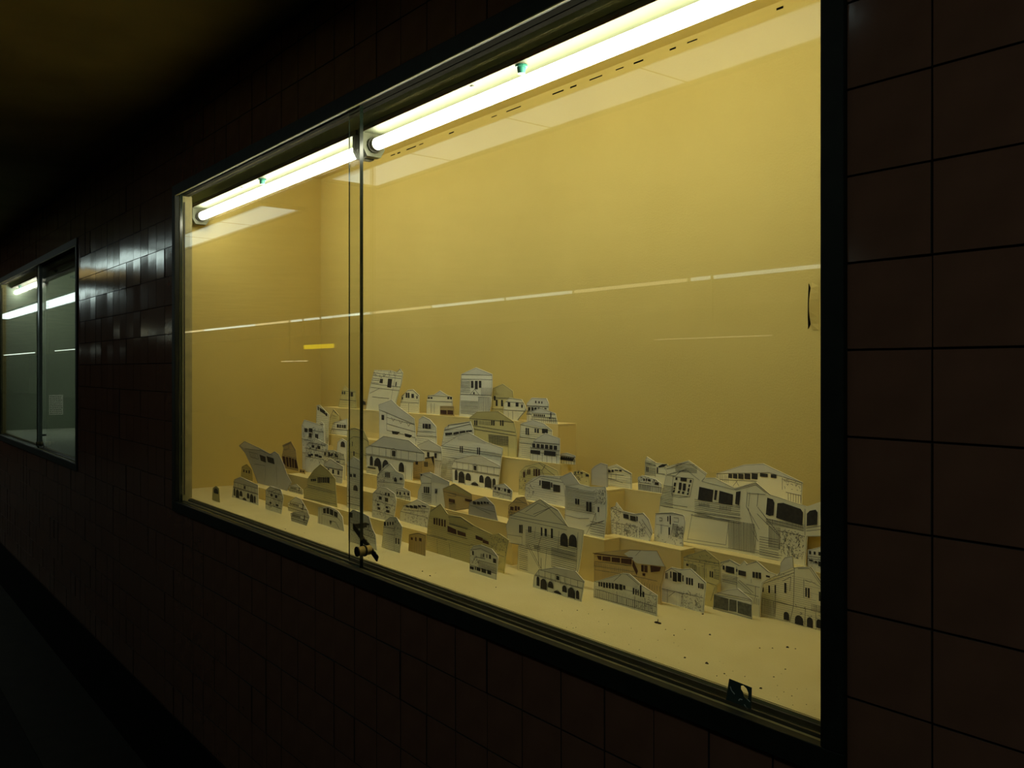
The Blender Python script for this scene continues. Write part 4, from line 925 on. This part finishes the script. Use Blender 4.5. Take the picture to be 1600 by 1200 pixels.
# hang tab behind the glass, lower right
def hang_tab():
    t = 0.0205
    c = [(1139, 1060), (1174, 1074), (1173, 1113), (1133, 1098)]
    P = [plane_pt(*q, t) for q in c]
    ox, oz = P[3][0], min(P[2][1], P[3][1])
    W = [(p[0] - ox, p[1] - oz) for p in P]
    hole = [plane_pt(*q, t) for q in ((1157, 1071), (1161, 1070.5), (1166, 1075), (1169, 1082), (1169, 1090), (1166, 1092), (1162, 1088), (1160, 1081), (1157, 1076))]
    Hh = [(p[0] - ox, p[1] - oz) for p in hole]
    bm = bmesh.new()
    vo = [bm.verts.new((x, 0, z)) for x, z in W]
    vi = [bm.verts.new((x, 0, z)) for x, z in Hh]
    es = [bm.edges.new((vo[i], vo[(i + 1) % 4])) for i in range(4)] + [bm.edges.new((vi[i], vi[(i + 1) % len(vi)])) for i in range(len(vi))]
    bmesh.ops.triangle_fill(bm, edges=es, use_beauty=True)
    r = bmesh.ops.extrude_face_region(bm, geom=bm.faces[:])
    bmesh.ops.translate(bm, vec=(0, 0.0008, 0), verts=[v for v in r['geom'] if isinstance(v, bmesh.types.BMVert)])
    bmesh.ops.recalc_face_normals(bm, faces=bm.faces[:])
    me = bpy.data.meshes.new('hang_tab'); bm.to_mesh(me); bm.free(); me.materials.append(TAGM)
    o = link('hang_tab', me, None, None, (ox, t + 0.0004, CB + 0.0302))
    tag(o, 'dark plastic hang tab with a slot hole standing on the track at lower right', 'hang tab')
    s = MB()
    for q in ([(1141, 1072), (1143, 1078), (1148, 1084)], [(1154, 1094), (1156, 1091.5), (1160, 1092.5)], [(1163, 1100), (1166, 1105), (1169, 1107)], [(1167, 1091), (1172, 1096)]):
        pts = [plane_pt(*p, t) for p in q]
        for a, b in zip(pts, pts[1:]):
            dx, dz = b[0] - a[0], b[1] - a[1]; L = math.hypot(dx, dz); nx, nz = -dz / L * .0006, dx / L * .0006
            s.poly([(a[0] - nx - ox, -0.0004, a[1] - nz - oz), (b[0] - nx - ox, -0.0004, b[1] - nz - oz), (b[0] + nx - ox, -0.0004, b[1] + nz - oz), (a[0] + nx - ox, -0.0004, a[1] + nz - oz)])
    s.build('print_marks', TAGHI, o)
hang_tab()

# dirt on the case floor
def floor_pt(px, py, z=None):
    rel = -0.435
    K = -rel / ((py - HOR) / (px - VPX))
    t = K * CT - CAMD
    return wall_x(px, t), t
def crumb(b, x, y, z, r, rnd):
    n = len(b.v)
    for i in range(6):
        a = i * math.pi / 3
        rr = r * rnd.uniform(.6, 1.3)
        b.v.append((x + rr * 1.4 * math.cos(a), y + rr * math.sin(a), z))
    for i in range(6):
        a = i * math.pi / 3
        rr = r * rnd.uniform(.3, .8)
        b.v.append((x + rr * math.cos(a), y + rr * math.sin(a), z + r * rnd.uniform(.5, 1.0)))
    for i in range(6):
        j = (i + 1) % 6
        b.f.append((n + i, n + j, n + 6 + j, n + 6 + i)); b.mi.append(0)
    b.f.append(tuple(n + 6 + i for i in range(6))); b.mi.append(0)
    b.f.append(tuple(n + i for i in reversed(range(6)))); b.mi.append(0)
rnd = random.Random(11)
db = MB()
for px, py, r in [(660,893,1.6),(651,901,1.2),(672,900,1.8),(725,930,1.4),(742,940,1.6),(819,964,2.4),(809,970,1.2),(844,974,1.5),(857,975,1.0),(902,954,1.0),(941,953,1.0),(1098,960,1.8),(1040,984,1.0),(1109,992,1.6),(1070,984,1.0),(1105,1037,2.2),(1070,1028,1.4),(1053,993,1.2),(1041,1045,1.6),(1062,1053,1.6),(1078,1060,1.0),(1118,1068,1.8),(1132,1053,1.2),(1231,1012,2.0),(1243,1014,1.2),(1187,1013,1.2),(1207,1013,1.0),(1189,1076,1.6),(1227,1046,1.2),(1276,1133,1.8),(1279,1122,1.4),(1258,1122,1.0),(446,827,1.4),(476,833,1.0),(502,846,0.8),(360,796,1.0),(775,918,1.2),(570,868,1.2),(576,872,1.0),(1209,1058,1.0)]:
    x, y = floor_pt(px, py)
    if y > 0.05: crumb(db, x, y, ZCF + 0.0001, r / 950.0, rnd)
for i in range(130):
    px = rnd.uniform(600, 1280); f = rnd.random()
    lo = 785 + 0.362 * (px - 279); 
    py = lo - rnd.uniform(4, 90)
    x, y = floor_pt(px, py)
    if 0.055 < y < 0.16 and x < -0.62: crumb(db, x, y, ZCF + 0.0001, rnd.uniform(.3, .8) / 1000.0, rnd)
tag(db.build('dirt_crumbs', CRUMB), 'scattered dark dirt crumbs on the floor of the yellow case', 'dirt', kind='stuff')
cb = MB()
x, y = floor_pt(1028, 974)
for dx, dz, r in ((-.003, 0, .0035), (.002, 0, .0030), (0.0045, .0004, .0022)):
    crumb(cb, dx, 0, dz, r, rnd)
cb.box(-.0004, .0004, -.0004, .0004, .002, .007)
tag(cb.build('dead_insect', CRUMB, loc=(x, y, ZCF + .0001)), 'dark brown lump of a dead insect on the case floor', 'insect')

# torn slit in the lining paper of the back panel
sl = [plane_pt(*q, TB - 0.0012) for q in ((1263.5, 443), (1271, 462), (1272, 480), (1270, 500), (1262.5, 514), (1262.0, 495), (1262.2, 470))]
ox, oz = sl[0]
o = MB().prism([(p[0] - ox, 0, p[1] - oz) for p in sl], (0, 0.001, 0)).build('paper_tear', SLIT, loc=(ox, TB - 0.0012, oz))
tag(o, 'thin dark upright tear in the yellow lining at the right', 'tear')
fl = MB()
q0 = [plane_pt(*q, TB - 0.002) for q in ((1268.5, 441), (1268.5, 515), (1279, 437), (1279, 516))]
n = 8
rows = []
for i in range(n + 1):
    v = i / n
    za = q0[0][1] + (q0[1][1] - q0[0][1]) * v; zb_ = q0[2][1] + (q0[3][1] - q0[2][1]) * v
    bul = 0.010 * math.sin(math.pi * v) + 0.001
    rows.append(((q0[0][0] - ox, -bul, za - oz), (q0[2][0] - ox, 0.0, zb_ - oz)))
for (a, b), (c, d) in zip(rows, rows[1:]):
    fl.poly([a, c, d, b])
fl.build('lifted_paper', YPAPER, o)

# gaps along the top edge of the lining, behind the tubes
gp = MB()
rnd = random.Random(4)
x = -2.70
while x < -1.0:
    L = rnd.uniform(0.015, 0.075)
    if rnd.random() < 0.55:
        h = rnd.uniform(.002, .0045)
        gp.box(x, x + L, TB - 0.0012, TB - 0.0002, ZCC - 0.012 - h, ZCC - 0.012)
    x += L + rnd.uniform(.01, .05)
o = gp.build('lining_gap', SLIT)
tag(o, 'broken dark gap along the top edge of the yellow lining', 'gap')

# reflection of a notice in the far case glass, built as a side-panel sheet
NX, NY0, NY1, NZ0, NZ1 = CASES[1][0] - 0.196, 0.360, 0.454, Z(-0.332), Z(-0.185)
o = MB().box(0, 0.0008, 0, NY1 - NY0, 0, NZ1 - NZ0).build('notice_reflection', NOTICE, loc=(NX, NY0, NZ0))
tag(o, 'reflection of a printed notice, built as a sheet in the far grey case', 'notice')
nb = MB()
rnd = random.Random(2)
wy, hz = NY1 - NY0, NZ1 - NZ0
for i in range(10):
    z = hz * (0.92 - i * 0.095)
    yy = wy * 0.06
    while yy < wy * 0.86:
        w = rnd.uniform(0.05, 0.14) * wy
        nb.poly([(0.0011, yy, z - .0035), (0.0011, yy + w, z - .0035), (0.0011, yy + w, z + .0035), (0.0011, yy, z + .0035)])
        yy += w + 0.04 * wy
nb.build('print_lines', GREYLIN, o)
